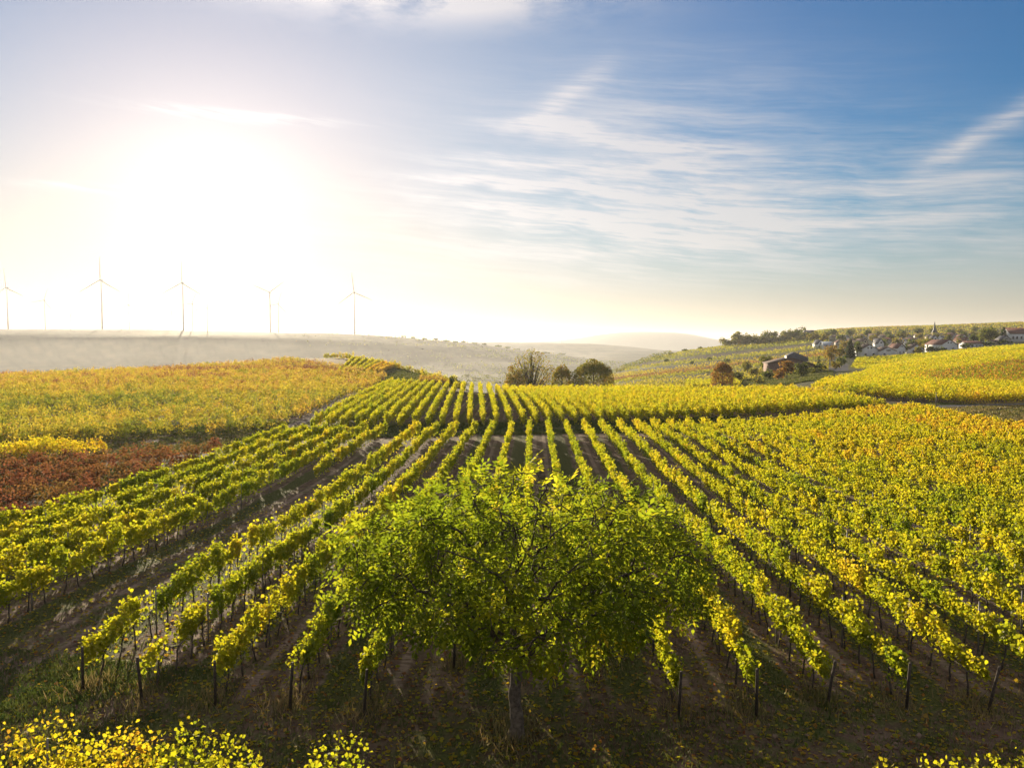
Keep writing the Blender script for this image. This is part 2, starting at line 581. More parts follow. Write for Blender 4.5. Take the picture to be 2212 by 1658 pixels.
# ground mesh: fans out from under the camera in rings
front = np.arange(-46, 46.01, 0.16)
rest = np.concatenate((np.arange(-180, -46, 4.0), front, np.arange(50, 180, 4.0)))
th = np.radians(rest)
rr = np.concatenate(([0.5, 2, 4, 6, 8, 10, 11.5], np.geomspace(12.5, 13800, 330)))
TH, RR = np.meshgrid(th, rr)
GX, GY = RR * np.sin(TH), RR * np.cos(TH)
GZ = H(GX, GY)
nr, na = GX.shape
gv = np.stack((GX.ravel(), GY.ravel(), GZ.ravel()), axis=1)
ii, jj = np.meshgrid(np.arange(nr - 1), np.arange(na), indexing='ij')
j2 = (jj + 1) % na
gf = np.stack((ii * na + jj, (ii + 1) * na + jj, (ii + 1) * na + j2, ii * na + j2), axis=-1).reshape(-1, 4)[:, ::-1]

# what grows where, as plain field colours
gx, gy = gv[:, 0], gv[:, 1]
gd = np.maximum(gy, 1)
gu = 1106 + F * gx / gd
gvv = HZ + F * (CAMZ - gv[:, 2]) / gd
C = np.empty((len(gv), 4))
C[:] = (0.085, 0.062, 0.045, 1)


def put(mask, colour):
    C[mask, :3] = colour


def mixin(mask, colour, w):
    C[mask, :3] = C[mask, :3] * (1 - w[mask, None]) + np.array(colour) * w[mask, None]


beyond = gy > 170
put(beyond, (0.075, 0.075, 0.03))
n1 = wav(gx, gy, 90.0)
n2 = wav(gx + 300, gy - 90, 40.0)
put((gy > 420) & (gu < 1320), (0.05, 0.06, 0.032))
far = gy > 600
# the far slope below the wind farm: strips of dull fields with hedges
strip = np.sin(gvv * 0.9 + wav(gx, gy, 300.) * 2.5)
m = (gy > 900) & (gu < 1420)
put(m, (0.05, 0.058, 0.034))
mixin(m & (n1 > 0.2), (0.026, 0.036, 0.02), np.ones(len(gx)) * 0.8)
mixin(m & (np.abs(strip + 0.3) < 0.16), (0.014, 0.02, 0.012), np.ones(len(gx)) * 0.85)
mixin(m & (strip > 0.6), (0.10, 0.095, 0.05), np.ones(len(gx)) * 0.6)
# vineyard slope to the right: bands of fields
rt = (gy > 240) & (gu > 1290) & (gy < 1500)
put(rt, (0.105, 0.105, 0.022))
bandv = gvv + (gu - 1560) * 0.115 + wav(gx, gy, 200.) * 2.2
edges = [(700, 748, (0.06, 0.062, 0.03)), (748, 757, (0.12, 0.115, 0.035)), (757, 764, (0.10, 0.11, 0.028)), (764, 771, (0.085, 0.062, 0.03)),
         (771, 778, (0.15, 0.15, 0.022)), (778, 783, (0.045, 0.042, 0.026)), (783, 791, (0.115, 0.09, 0.035)), (791, 798, (0.10, 0.060, 0.028)),
         (798, 804, (0.165, 0.16, 0.02)), (804, 808, (0.05, 0.042, 0.028)), (808, 815, (0.16, 0.145, 0.022)), (815, 818, (0.06, 0.05, 0.03)),
         (818, 828, (0.15, 0.14, 0.024)), (828, 860, (0.085, 0.07, 0.035))]
for a, b, c in edges:
    put(rt & (bandv >= a) & (bandv < b) & (gu < 1790), c)
cells = wav(gx * 0.5, gy * 1.6, 60.0)
mixin(rt & (cells > 0.35), (0.07, 0.065, 0.03), np.ones(len(gx)) * 0.55)
mixin(rt & (cells < -0.45), (0.17, 0.15, 0.03), np.ones(len(gx)) * 0.45)
put(rt & (gu > 1790) & (gy > 420), (0.055, 0.06, 0.025))
put(rt & (gu > 1790) & (gy > 1000), (0.10, 0.095, 0.032))
m = rt & (gu > 1730) & (gy > 1150)
put(m & (gvv < 712), (0.12, 0.125, 0.035))
mixin(m & (np.sin(gvv * 1.3) > 0.3) & (gvv >= 710), (0.10, 0.06, 0.03), np.ones(len(gx)) * 0.8)
put((gy > 230) & (gy < 345) & (gu > 1575) & (gu < 1800), (0.15, 0.14, 0.045))
put((gy > 345) & (gy < 430) & (gu > 1765) & (gu < 1835), (0.10, 0.10, 0.11))
put((gy > 5000), (0.05, 0.06, 0.05))
# grass bank on the left hill's right shoulder, and orange soil at the left
m = (gy > 195) & (gy < 420) & (gu > 800) & (gu < 960)
put(m, (0.045, 0.055, 0.018))
m = (gy > 240) & (gy < 420) & (gu < 800)
put(m, (0.17, 0.11, 0.04))
# soil in and around the vineyards
put((gy > 120) & (gy < 185) & (gu > 700) & (gu < 1740), (0.09, 0.07, 0.04))
# right verge by the road
vg = (gx > 56) & (gx < 90) & (gy > 60) & (gy < 140)
put(vg, (0.21, 0.165, 0.06))
mixin(vg & (n2 > 0.3), (0.06, 0.085, 0.02), np.ones(len(gx)) * 0.8)
C[:, 3] = np.clip((175 - gy) / 30, 0, 1) * np.clip((57.5 - gx) / 2, 0, 1)                      # 1 where soil detail is seen close up

M_GROUND = bpy.data.materials.new('ground_soil')
M_GROUND.use_nodes = True
nt = M_GROUND.node_tree
pb = nt.nodes['Principled BSDF']
pb.inputs['Roughness'].default_value = 0.95
pb.inputs['Specular IOR Level'].default_value = 0.1
ca = nt.nodes.new('ShaderNodeAttribute')
ca.attribute_name = 'field'
geo = nt.nodes.new('ShaderNodeNewGeometry')
sp = nt.nodes.new('ShaderNodeSeparateXYZ')
nt.links.new(geo.outputs['Position'], sp.inputs[0])
px, py = E(nt, sp.outputs[0]), E(nt, sp.outputs[1])
pos = geo.outputs['Position']
nA = noise(nt, pos, 0.35, 6.0, 0.62)
nB = noise(nt, pos, 2.3, 7.0, 0.68)
nC = noise(nt, pos, 9.0, 4.0, 0.7)
lane = ((px - (py - 22.0) * 0.0257 - 8.75) / 2.125)
lf = lane - lane.op('FLOOR')
odd = (lane.op('FLOOR') * 0.5)
odd = (odd - odd.op('FLOOR')) * 2.0
inrow = py.smooth(21.0, 24.0)
mid = (lf - 0.5).op('ABSOLUTE')
tread = ((mid - 0.235).op('ABSOLUTE')).smooth(0.12, 0.05) * inrow
cleat = noise(nt, combine(nt, px * 2.0, py * 7.0, 0.0), 1.0, 2.0, 0.5)
soil = mixc(nt, nB.smooth(0.32, 0.7), (0.070, 0.043, 0.028), (0.185, 0.120, 0.083))
soil = mixc(nt, nC.smooth(0.55, 0.75) * 0.5, soil, (0.27, 0.19, 0.135))
soil = mixc(nt, tread * (cleat.smooth(0.35, 0.65) * 0.5 + 0.3), soil, (0.33, 0.235, 0.17))
gmask = (nA * 0.55 + nB * 0.45)
glane = mid.smooth(0.40, 0.18) * inrow * (odd * 0.8 + 0.1)
gm = (gmask + py.smooth(93.0, 97.0) * py.smooth(112.0, 106.0) * 0.15 + glane * 0.22 + (1.0 - inrow) * 0.04).smooth(0.50, 0.62)  # grass tone added on the headland strip to darken its sunlit soil
grass = mixc(nt, nC.smooth(0.35, 0.65), (0.042, 0.052, 0.012), (0.11, 0.105, 0.03))
under = mid.smooth(0.40, 0.49) * inrow
straw = mixc(nt, under * nB.smooth(0.4, 0.6) * 0.6, mixc(nt, gm, soil, grass), (0.19, 0.13, 0.065))
headland = (px * 0.35 + py * 0.08)
near_c = straw
far_c = ca.outputs['Color']
vv = noise(nt, pos, 0.02, 6.0, 0.65)
vf = noise(nt, combine(nt, px * 0.25, py * 0.03, 0.0), 1.0, 5.0, 0.7)
far_c = scalec(nt, far_c, (vv.smooth(0.25, 0.75) * 0.55 + 0.6) * (vf * 0.9 + 0.55))
gcol = mixc(nt, E(nt, ca.outputs['Alpha']), far_c, near_c)
nt.links.new(gcol, pb.inputs['Base Color'])
bp = nt.nodes.new('ShaderNodeBump')
bp.inputs['Strength'].default_value = 0.9
bp.inputs['Distance'].default_value = 0.12
nt.links.new((nB * 0.6 + nC * 0.25 + cleat * tread * 0.25).s, bp.inputs['Height'])
nt.links.new(bp.outputs[0], pb.inputs['Normal'])
gme = new_mesh('ground', gv, gf.ravel(), 4, M_GROUND, {'field': C}, smooth=True)
tag(link('ground', gme), kind='structure')

# haze: one closed box of even, forward-scattering air
HZM = bpy.data.materials.new('haze')
HZM.use_nodes = True
nt = HZM.node_tree
for n in list(nt.nodes):
    nt.nodes.remove(n)
o_ = nt.nodes.new('ShaderNodeOutputMaterial')
pv = nt.nodes.new('ShaderNodeVolumePrincipled')
pv.inputs['Color'].default_value = (0.93, 0.95, 1.0, 1)
pv.inputs['Density'].default_value = 0.00006
pv.inputs['Anisotropy'].default_value = 0.45
nt.links.new(pv.outputs[0], o_.inputs['Volume'])
b = MB()
b.box(-14500, 14500, -14500, 14500, -100, 208)
hz = tag(b.build('haze', HZM), kind='stuff')


# a bank of morning mist lying in the valley below the wind farm
MIM = HZM.copy()
MIM.name = 'mist'
for n in MIM.node_tree.nodes:
    if n.type == 'PRINCIPLED_VOLUME':
        n.inputs['Density'].default_value = 0.00007
        n.inputs['Color'].default_value = (0.97, 0.95, 0.92, 1)
b = MB()
vs, fs = [], []
for i in range(13):
    for k in range(32):
        a, c = math.pi * (i + 0.02) / 12.05, 2 * math.pi * k / 32
        vs.append((-560 + 800 * math.sin(a) * math.cos(c), 1330 + 560 * math.sin(a) * math.sin(c), -22 + 42 * math.cos(a)))
for i in range(12):
    for k in range(32):
        fs.append((i * 32 + k, (i + 1) * 32 + k, (i + 1) * 32 + (k + 1) % 32, i * 32 + (k + 1) % 32))
fs.append(tuple(range(32)))
fs.append(tuple(12 * 32 + k for k in range(32))[::-1])
b.add(vs, fs)
tag(b.build('mist', MIM), kind='stuff')


# ------------------------------------------------------------------ foliage
def leaf_cloud(P, size, tint, detailed, g, up=0.25, droop=0.5, aspect=0.9):
    """leaves at points P: folded six-cornered blades close by, kite shapes far away"""
    n = len(P)
    t = g.normal(size=(n, 3))
    t[:, 2] -= droop
    t /= np.linalg.norm(t, axis=1)[:, None]
    q = g.normal(size=(n, 3))
    q[:, 2] += up
    s = np.cross(t, q)
    s /= np.linalg.norm(s, axis=1)[:, None] + 1e-9
    nn = np.cross(s, t)
    L = size[:, None]
    W = L * aspect
    if detailed == 2:              # five-lobed vine leaf in two halves, folded at the midrib
        half = np.array([(0.30, -0.42), (0.26, -0.16), (0.58, -0.02), (0.34, 0.16), (0.30, 0.36)])
        base = P - t * L * 0.30
        tip = P + t * L * 0.55
        parts = [base]
        for a, b in half:
            parts.append(P + t * L * b + s * W * a + nn * L * (0.22 * a))
        parts.append(tip)
        for a, b in half[::-1]:
            parts.append(P + t * L * b - s * W * a + nn * L * (0.22 * a))
        v = np.stack(parts, axis=1).reshape(-1, 3)
        b0 = (np.arange(n) * 12)[:, None]
        quads = [(0, 1, 2, 3), (0, 3, 4, 6), (4, 5, 6, 6), (0, 11, 10, 9), (0, 9, 8, 6), (8, 7, 6, 6)]
        quads = [(0, 1, 2, 3), (0, 3, 4, 5), (0, 5, 6, 7), (0, 7, 8, 9), (0, 9, 10, 11)]
        f = np.concatenate([b0 + np.array([q]) for q in quads], axis=1).reshape(-1)
        return v, f, np.repeat(tint, 12)
    if detailed:
        base = P - t * L * 0.45
        tip = P + t * L * 0.55
        up_ = nn * L * 0.14
        r1 = P - t * L * 0.28 + s * W * 0.42 + up_
        r2 = P + t * L * 0.12 + s * W * 0.50 + up_
        l1 = P - t * L * 0.28 - s * W * 0.42 + up_
        l2 = P + t * L * 0.12 - s * W * 0.50 + up_
        v = np.stack((base, r1, r2, tip, l2, l1), axis=1).reshape(-1, 3)
        b0 = (np.arange(n) * 6)[:, None]
        f = np.concatenate((b0 + np.array([[0, 1, 2, 3]]), b0 + np.array([[0, 3, 4, 5]])), axis=1).reshape(-1)
        return v, f, np.repeat(tint, 6)
    v = np.stack((P - t * L * 0.5, P + s * W * 0.5 - t * L * 0.05, P + t * L * 0.5, P - s * W * 0.5 - t * L * 0.05), axis=1).reshape(-1, 3)
    f = np.arange(n * 4)
    return v, f, np.repeat(tint, 4)


def row_leaves(A, B, g, tint_fn, hgt=1.9, wid=0.26, low=0.65, gap=0.04, dens=1.0, taper=(1.2, 0.6), size_k=1.0, shoot=0.06, vhs=0.10, vts=0.05):
    A, B = np.array(A, float), np.array(B, float)
    L = float(np.hypot(*(B - A)))
    if L < 1:
        return None
    d = (B - A) / L
    nrm = np.array([d[1], -d[0]])
    # split into pieces so that the leaf size follows the distance
    Ps, Ss, Ts, Ds = [], [], [], []
    npc = max(1, int(math.ceil(L / 12.0)))
    nv = int(L / 1.15) + 3
    vh = 1.0 + g.normal(size=nv) * vhs
    vw = np.clip(1.0 + g.normal(size=nv) * 0.22, 0.55, 1.6)
    vd = np.clip(1.0 + g.normal(size=nv) * 0.25, 0.35, 1.6)
    vd[g.random(nv) < gap] = 0.12
    vt = g.normal(size=nv) * vts
    vo = g.normal(size=nv) * 0.05
    for k in range(npc):
        s0, s1 = L * k / npc, L * (k + 1) / npc
        c = A + d * (s0 + s1) / 2
        dist = math.hypot(*c)
        size = (0.085 + 0.00062 * dist) * size_k
        for layer in (0, 1):               # 0: the outer leaves, 1: the shaded core of the hedge
            cnt = int((s1 - s0) * dens * (3.3 if layer == 0 else 1.1) / size**2)
            s = g.uniform(s0, s1, cnt)
            iv = (s / 1.15).astype(int)
            fr = s / 1.15 - iv
            keep = g.random(cnt) < vd[iv] * (0.55 + 0.45 * np.sin(np.pi * fr))
            s, iv, fr = s[keep], iv[keep], fr[keep]
            n = len(s)
            lump = np.sin(np.pi * fr)
            endf = np.clip(s / taper[0], 0, 1) * np.clip((L - s) / taper[1], 0, 1)
            top = low + (hgt * vh[iv] * (0.93 + 0.1 * lump) - low) * (0.55 + 0.45 * endf)
            q = g.random(n) ** 0.7
            w = wid * vw[iv] * (0.65 + 0.6 * lump) * (0.5 + 0.75 * q)
            if layer == 0:
                z = low + (top - low) * q
                sh = g.random(n) < shoot
                z = np.where(sh, top + g.random(n) * 0.28, z)
                off = np.clip(g.normal(size=n) * 1.15, -1.7, 1.7) * w * np.where(sh, 0.6, 1.0) + vo[iv]
                hang = g.random(n) < 0.04
                z = np.where(hang, low - g.random(n) * 0.35, z)
                sz = size
            else:
                q = q * 0.86
                z = low + (top - low) * q
                off = g.uniform(-0.7, 0.7, n) * w + vo[iv]
                sz = size * 1.7
            x = A[0] + d[0] * s + nrm[0] * off
            y = A[1] + d[1] * s + nrm[1] * off
            P = np.stack((x, y, H(x, y) + z), axis=1)
            Ps.append(P)
            Ss.append(sz * np.clip(1 + g.normal(size=n) * 0.22, 0.5, 1.5))
            Ts.append(tint_fn(x, y, q) + vt[iv] + g.normal(size=n) * 0.075)
            Ds.append(np.full(n, 0 if layer or dist > 60 else (2 if dist < 30 else 1)))
    P = np.concatenate(Ps)
    if len(P) < 3:
        return None
    S, T, D = np.concatenate(Ss), np.clip(np.concatenate(Ts), 0, 1), np.concatenate(Ds)
    vs, fs, ts, c = [], [], [], 0
    for flag in (2, 1, 0):
        k = D == flag
        if k.any():
            v, f, t = leaf_cloud(P[k], S[k], T[k], flag, g)
            vs.append(v)
            fs.append(f + c)
            ts.append(t)
            c += len(v)
    return np.concatenate(vs), np.concatenate(fs), np.concatenate(ts)


def foliage(parent, A, B, tint_fn, mat=None, seed=0, **kw):
    g = np.random.default_rng(seed)
    r = row_leaves(A, B, g, tint_fn, **kw)
    if r is None:
        return None
    me = new_mesh('foliage', r[0], r[1], 4, mat or M_VINE, {'tint': r[2]})
    return link('foliage', me, parent)


# posts, trunks and wires shared by the rows
def post_mesh(name, mat, h, r, lean=(0, 0), sides=7):
    b = MB()
    b.tube([(0, 0, -0.15), (lean[0] * 0.5, lean[1] * 0.5, h * 0.5), (lean[0], lean[1], h)], [r, r * 0.95, r * 0.9], sides)
    return b.mesh(name, mat)


END_POST = post_mesh('end_post', M_POSTW, 1.45, 0.045, (0, -0.45))
END_POST2 = post_mesh('end_post', M_POSTW, 1.4, 0.042, (0.08, -0.36))
MID_POST = post_mesh('post', M_POSTM, 1.7, 0.028)
VTR = []
for k in range(5):
    b = MB()
    p = [(0, 0, -0.05)]
    x = y = 0
    for q in range(1, 5):
        x += random.uniform(-.05, .05)
        y += random.uniform(-.07, .07)
        p.append((x, y, q * 0.2))
    b.tube(p, [0.032, 0.03, 0.026, 0.026, 0.03], 6)
    b.tube([p[-1], (x + .02, y + .25, .88), (x, y + .5, .9)], [.022, .014, .008], 5)
    b.tube([p[-1], (x - .02, y - .25, .86), (x, y - .5, .9)], [.022, .014, .008], 5)
    VTR.append(b.mesh('vine_trunk', M_BARK))


def rowx(X, y):
    return X + 0.0257 * (y - 22.0)


ORD = ['first', 'second', 'third', 'fourth', 'fifth', 'sixth', 'seventh', 'eighth', 'ninth', 'tenth', 'eleventh', 'twelfth', 'thirteenth',
       'fourteenth', 'fifteenth', 'sixteenth', 'seventeenth', 'eighteenth', 'nineteenth', 'twentieth']


def nth(i):                # 0-based ordinal word
    if i < 20:
        return ORD[i]
    tens = {2: 'twenty', 3: 'thirty', 4: 'forty', 5: 'fifty', 6: 'sixty', 7: 'seventy', 8: 'eighty', 9: 'ninety'}
    n = i + 1
    t = tens[n // 10]
    return t + '-' + ORD[n % 10 - 1] if n % 10 else (t[:-1] + 'ieth')


# ---- the near block: rows running straight away from the camera
SPC = 2.125
near_end = {-3: 21.3, -2: 21.6, -1: 21.8, 0: 22.0, 1: 21.4, 2: 21.3, 3: 24.6, 4: 24.8, 5: 24.6, 6: 21.4, 7: 21.8, 8: 22.0, 9: 22.2, 10: 23.0}


def block_tint(x, y, q):
    t = 0.36 + 0.08 * q + 0.10 * wav(x, y, 11.0) + 0.0021 * np.clip(x - 8, 0, 60) * np.clip(y / 60, 0.3, 1.6) + 0.0006 * (y - 40)
    return t + 0.12 * np.clip((30 - y) / 10, 0, 1) * 0.7


wire_rows = range(-4, 13)
for j in range(-23, 17):
    X = 8.75 - SPC * j - (1.7 if j > 10 else 0.0)
    y0 = near_end.get(j, 22.5 if j < 0 else 24.5)
    lane_gap = (j == 11)
    if j > 10:
        y0 = 25.0 + (j - 11) * 0.6
    if lane_gap:
        y0 = 62.0
    # leave out what lies outside the picture on both sides
    if X > 0:
        y0 = max(y0, min(80.0, (X - 3) / 0.66))
    else:
        y0 = max(y0, (-X - 4) / 0.66)
    xm = rowx(X, 94)
    y1 = 95 + 0.2 * xm
    if X > 26:
        y1 = 99 + 0.75 * (X - 26)
    if y1 - y0 < 3:
        continue
    nm = j - 4                                   # rows counted from the walnut tree
    if lane_gap:
        lab = 'short vine row standing alone at the far end of the wide bare lane'
    elif j == 10:
        lab = 'vine row along the right edge of the wide bare lane'
    elif j > 11:
        lab = '%s vine row to the left of the wide bare lane, before the red vines' % nth(j - 12)
    elif j >= 5:
        lab = '%s green vine row from the walnut trunk towards the wide bare lane' % nth(j - 5)
    elif j == 4:
        lab = 'vine row directly behind the trunk of the walnut tree'
    elif j >= -10:
        lab = '%s green vine row from the walnut trunk towards the road' % nth(3 - j)
    else:
        lab = 'yellow vine row, %s back from the asphalt road on the right' % nth(j + 23)
    t = thing('vine_row', lab, 'vine row', (0, 0, 0), 0, 'vine rows of the near block')
    A, B = (rowx(X, y0), y0), (rowx(X, y1), y1)
    sh = random.uniform(-0.06, 0.06)
    foliage(t, A, B, lambda x, y, q, s=sh: block_tint(x, y, q) + s, seed=100 + j, gap=0.05,
            taper=(3.5, 1.0), wid=0.108, hgt=(1.6 if X < 10 else 1.54) + random.uniform(-.05, .06), low=0.72 if X < 10 else 0.78, shoot=0.03, vhs=0.09)
    if j in near_end or j == 10:
        e = link('end_post', END_POST if j % 2 else END_POST2, t, (A[0], y0 - 0.1, h1(A[0], y0)))
        e.rotation_euler.z = random.uniform(-0.25, 0.25) + (0.25 if j > 4 else -0.25)
    if -6 <= j <= 16:
        yy = y0 + 4.5
        while yy < min(y1, 62):
            link('post', MID_POST, t, (rowx(X, yy), yy, h1(rowx(X, yy), yy)))
            yy += 5.5
        yy = y0 + 0.8
        while yy < min(y1, 46):
            xx = rowx(X, yy) + random.uniform(-.04, .04)
            o = link('vine_trunk', random.choice(VTR), t, (xx, yy, h1(xx, yy)))
            o.rotation_euler.z = random.choice((0, math.pi)) + random.uniform(-.2, .2)
            yy += 1.15
        for zz in (0.72, 1.05, 1.4):
            b = MB()
            ys = np.linspace(y0 - 0.35, min(y1, max(60, y0 + 10)), 9)
            b.tube([(rowx(X, q), q, h1(rowx(X, q), q) + zz - (0.25 if i == 0 else 0)) for i, q in enumerate(ys)], 0.004, 4)
            b.build('wire', M_WIRE, t)

# ---- the second block, up to the brow
n2nd = 0
for k in range(0, 49):
    X = -24.3 + 1.72 * k
    y0 = 102 + (0.2 * X if X < 20 else 4 + 0.5 * (X - 20))
    y1 = 176.0 if X > -12 else 176 + (-12 - X) * 1.4
    if X > 40:
        y1 = 165
    if y1 - y0 < 8:
        continue
    A = (X, y0)
    B = (X - 0.045 * (y1 - y0), y1)
    t = thing('vine_row', 'yellow vine row on the rise behind the cross track, %s from its left' % nth(n2nd),
              'vine row', (0, 0, 0), 0, 'vine rows on the rise behind the cross track')
    n2nd += 1
    foliage(t, A, B, lambda x, y, q: 0.46 + 0.07 * wav(x, y, 14.) + 0.0012 * (y - 110) + 0.0015 * np.clip(x, -20, 40), seed=400 + k,
            wid=0.14, hgt=1.82, low=0.5, gap=0.02, dens=1.0)

# ---- the broad field on the left hill; its rows end at the dirt track
dirL = np.array([0.85, 0.527])
dirL /= np.linalg.norm(dirL)
nL = np.array([-dirL[1], dirL[0]])


def left_tint(x, y, q):
    u = 1106 + F * x / y
    v = HZ + F * (CAMZ - H(x, y) - 1.2) / y
    t = 0.45 + 0.10 * wav(x, y, 9.0) + 0.10 * wav(x, y, 50.0)
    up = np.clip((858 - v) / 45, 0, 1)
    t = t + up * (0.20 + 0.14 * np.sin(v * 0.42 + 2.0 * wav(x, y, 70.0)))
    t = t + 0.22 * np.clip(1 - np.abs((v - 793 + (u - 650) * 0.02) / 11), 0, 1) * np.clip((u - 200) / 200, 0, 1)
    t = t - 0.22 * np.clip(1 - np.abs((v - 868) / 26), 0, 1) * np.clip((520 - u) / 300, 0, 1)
    return t


base0 = np.array([-28.6, 97.0])
jit = np.random.default_rng(8).normal(size=40) * 9
kk = 0
for k in range(0, 80):
    o = base0 + nL * (2.5 * k)
    # right end: along the track, then stop short of the grass bank
    s_hi = 0.0
    for s in np.arange(60, -200, -1.0):
        p = o + dirL * s
        u = 1106 + F * p[0] / p[1]
        lim = -28.0 - 0.045 * (p[1] - 97)
        if p[1] < 150 and p[0] < lim:
            s_hi = s
            break
        if 150 <= p[1] < 206 and p[0] < lim + 1.5 - 0.02 * (p[1] - 150) and u < 912 + jit[k % 40] * 0.5:
            s_hi = s
            break
        if p[1] >= 206 and u < 846 - max(0, p[1] - 215) * 0.75 + jit[k % 40]:
            s_hi = s
            break
    s_lo = s_hi
    while s_lo > s_hi - 260:
        p = o + dirL * s_lo
        u = 1106 + F * p[0] / max(p[1], 1)
        if u < -40 or p[1] < 50:
            break
        s_lo -= 1.0
    if s_hi - s_lo < 6:
        continue
    a, c = o + dirL * s_lo, o + dirL * s_hi
    if c[1] > 352:
        break
    if a[1] < 88 and k > 0:
        pass
    where = 'vine row of the golden left hill field, %s behind the red vines' % nth(kk)
    t = thing('vine_row', where, 'vine row', (0, 0, 0), 0, 'vine rows of the broad field on the left hill')
    kk += 1
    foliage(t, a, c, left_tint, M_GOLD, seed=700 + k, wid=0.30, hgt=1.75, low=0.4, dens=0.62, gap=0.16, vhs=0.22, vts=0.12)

# ---- the yellow strip and the red vines at the left
for k in range(3):
    o = np.array([-40.5, 75.5]) + nL * 2.0 * k
    a, c = o - dirL * 16, o + dirL * (2 - 2.0 * k)
    t = thing('vine_row', 'bright yellow short vine row beside the red vines, %s from the golden field' % nth(k), 'vine row', (0, 0, 0), 0,
              'bright yellow rows beside the red vines')
    foliage(t, a, c, lambda x, y, q: 0.62 + 0.05 * wav(x, y, 9.), seed=900 + k, wid=0.3, hgt=1.7, low=0.5)
for k in range(9):
    X = -30.3 - 2.1 * k
    y0 = max(36.0, (-rowx(X, 40) - 3) / 0.66)
    y1 = 79 - 1.3 * k
    if y1 - y0 < 3:
        continue
    t = thing('vine_row', 'red autumn vine row, %s to the left of the green near block' % nth(k), 'vine row', (0, 0, 0), 0, 'red vine rows at the left')
    foliage(t, (rowx(X, y0), y0), (rowx(X, y1), y1), lambda x, y, q: 0.48 + 0.22 * wav(x, y, 6.), M_RED, seed=930 + k, wid=0.22, hgt=1.35,
            low=0.35, dens=0.55, gap=0.14, vhs=0.2, vts=0.15)

# ---- the big field across the road at the right
def right_tint(x, y, q):
    u = 1106 + F * x / y
    v = HZ + F * (CAMZ - H(x, y) - 1.0) / y
    t = 0.54 + 0.07 * wav(x, y, 18.0) + 0.10 * np.clip((150 - y) / 20, 0, 1) * np.clip((x - 70) / 15, 0, 1)
    patch = np.clip((v - (809 - (u - 1950) * 0.135)) / 5, 0, 1) * np.clip(((826 + (u - 1950) * 0.02) - v) / 4, 0, 1) * np.clip((u - 1930) / 90, 0, 1)  # brown-leaved patch, its olive mix also painting in the shaded slope
    return t + patch * np.where(wav(x * 9.0, y * 9.0, 3.0) > 0.0, 0.36, -0.34)


kk = 0
for k in range(0, 62):
    y0 = 136 + k * (2.2 + 0.028 * k)
    # left end follows the tip of the field
    xl = np.interp(y0, [136, 144, 156, 170, 200, 240, 300, 330], [76, 70, 64, 63, 78, 103, 136, 163])
    xr = 0.69 * y0 + 3
    if y0 > 322 or xr - xl < 6:
        break
    t = thing('vine_row', 'vine row of the yellow field across the road, %s up from the roadside verge' % nth(kk), 'vine row', (0, 0, 0), 0,
              'vine rows of the yellow field across the road')
    kk += 1
    foliage(t, (xl, y0 + 0.06 * (xl - 70)), (xr, y0 + 0.06 * (xr - 70)), right_tint, seed=1000 + k, wid=0.34, hgt=1.85, low=0.45, dens=0.9, gap=0.01)

# ---- the strip of vines below the village houses
kk = 0
for k in range(0, 34):
    y0 = 345 + k * 4.1
    ul = np.interp(y0, [345, 380, 470, 500], [1890, 1838, 1850, 1990])
    ur = 2240
    if y0 > 470:
        ul = 2010 + (y0 - 470) * 1.5
    if y0 > 545:
        break
    a = ((ul - 1106) / F * y0, y0)
    c = ((ur - 1106) / F * y0, y0 + 4)
    t = thing('vine_row', 'thin yellow vine row below the village houses, %s from the near edge' % nth(kk), 'vine row', (0, 0, 0), 0,
              'vine rows below the village houses')
    kk += 1
    foliage(t, a, c, lambda x, y, q: 0.50 + 0.12 * wav(x, y, 30.), seed=1100 + k, wid=0.4, hgt=1.8, low=0.4, dens=0.8, size_k=1.0)

# ---- short rows seen end-on
kk = 0
for k in range(8):         # on the shoulder of the left hill
    u0 = 752 + k * 13.0
    d0, d1 = 226 + k * 1.2, 292 - k * 1.5
    a = ((u0 - 24 - 1106) / F * d0, d0)
    c = ((u0 + 14 + k * 1.0 - 1106) / F * d1, d1)
    t = thing('vine_row', 'short striped vine row on the shoulder of the left hill, %s from the left' % nth(k), 'vine row', (0, 0, 0), 0,
              'striped rows on the shoulder of the left hill')
    foliage(t, a, c, lambda x, y, q, k=k: 0.52 + 0.25 * (k > 4) + 0.05 * wav(x, y, 20.), seed=1200 + k, wid=0.17, hgt=1.6, low=0.3)
for (ua, da, ub, db, lab, sd_) in ((700, 318, 900, 252, 'thin vine row along the skyline of the left hill shoulder', 1220), (902, 250, 1004, 182, 'thin vine row running down the skyline to the end of the grass bank', 1221)):
    a, c = at(ua, da), at(ub, db)
    t = thing('vine_row', lab, 'vine row', (0, 0, 0), 0, 'rows on the skyline of the left hill')
    foliage(t, a[:2], c[:2], lambda x, y, q: 0.55 + 0.08 * wav(x, y, 9.), seed=sd_, wid=0.25, hgt=1.8, low=0.2, vhs=0.3, gap=0.1)
for k in range(8):         # on the slope in the valley at the right
    u0 = 1486 + k * 9.0 if k < 6 else 1580 + (k - 6) * 10
    d0, d1 = 285, 330
    a = ((u0 + k * 1.2 - 1106) / F * d0, d0)
    c = ((u0 + 0.5 - (8 if k > 5 else 0) - 1106) / F * d1, d1)
    t = thing('vine_row', 'short vine row with bare soil between, by the rust bush, %s from the left' % nth(k), 'vine row', (0, 0, 0), 0,
              'short rows beside the rust bush')
    foliage(t, a, c, lambda x, y, q: 0.5 + 0 * x, seed=1230 + k, wid=0.3, hgt=1.8, low=0.3)
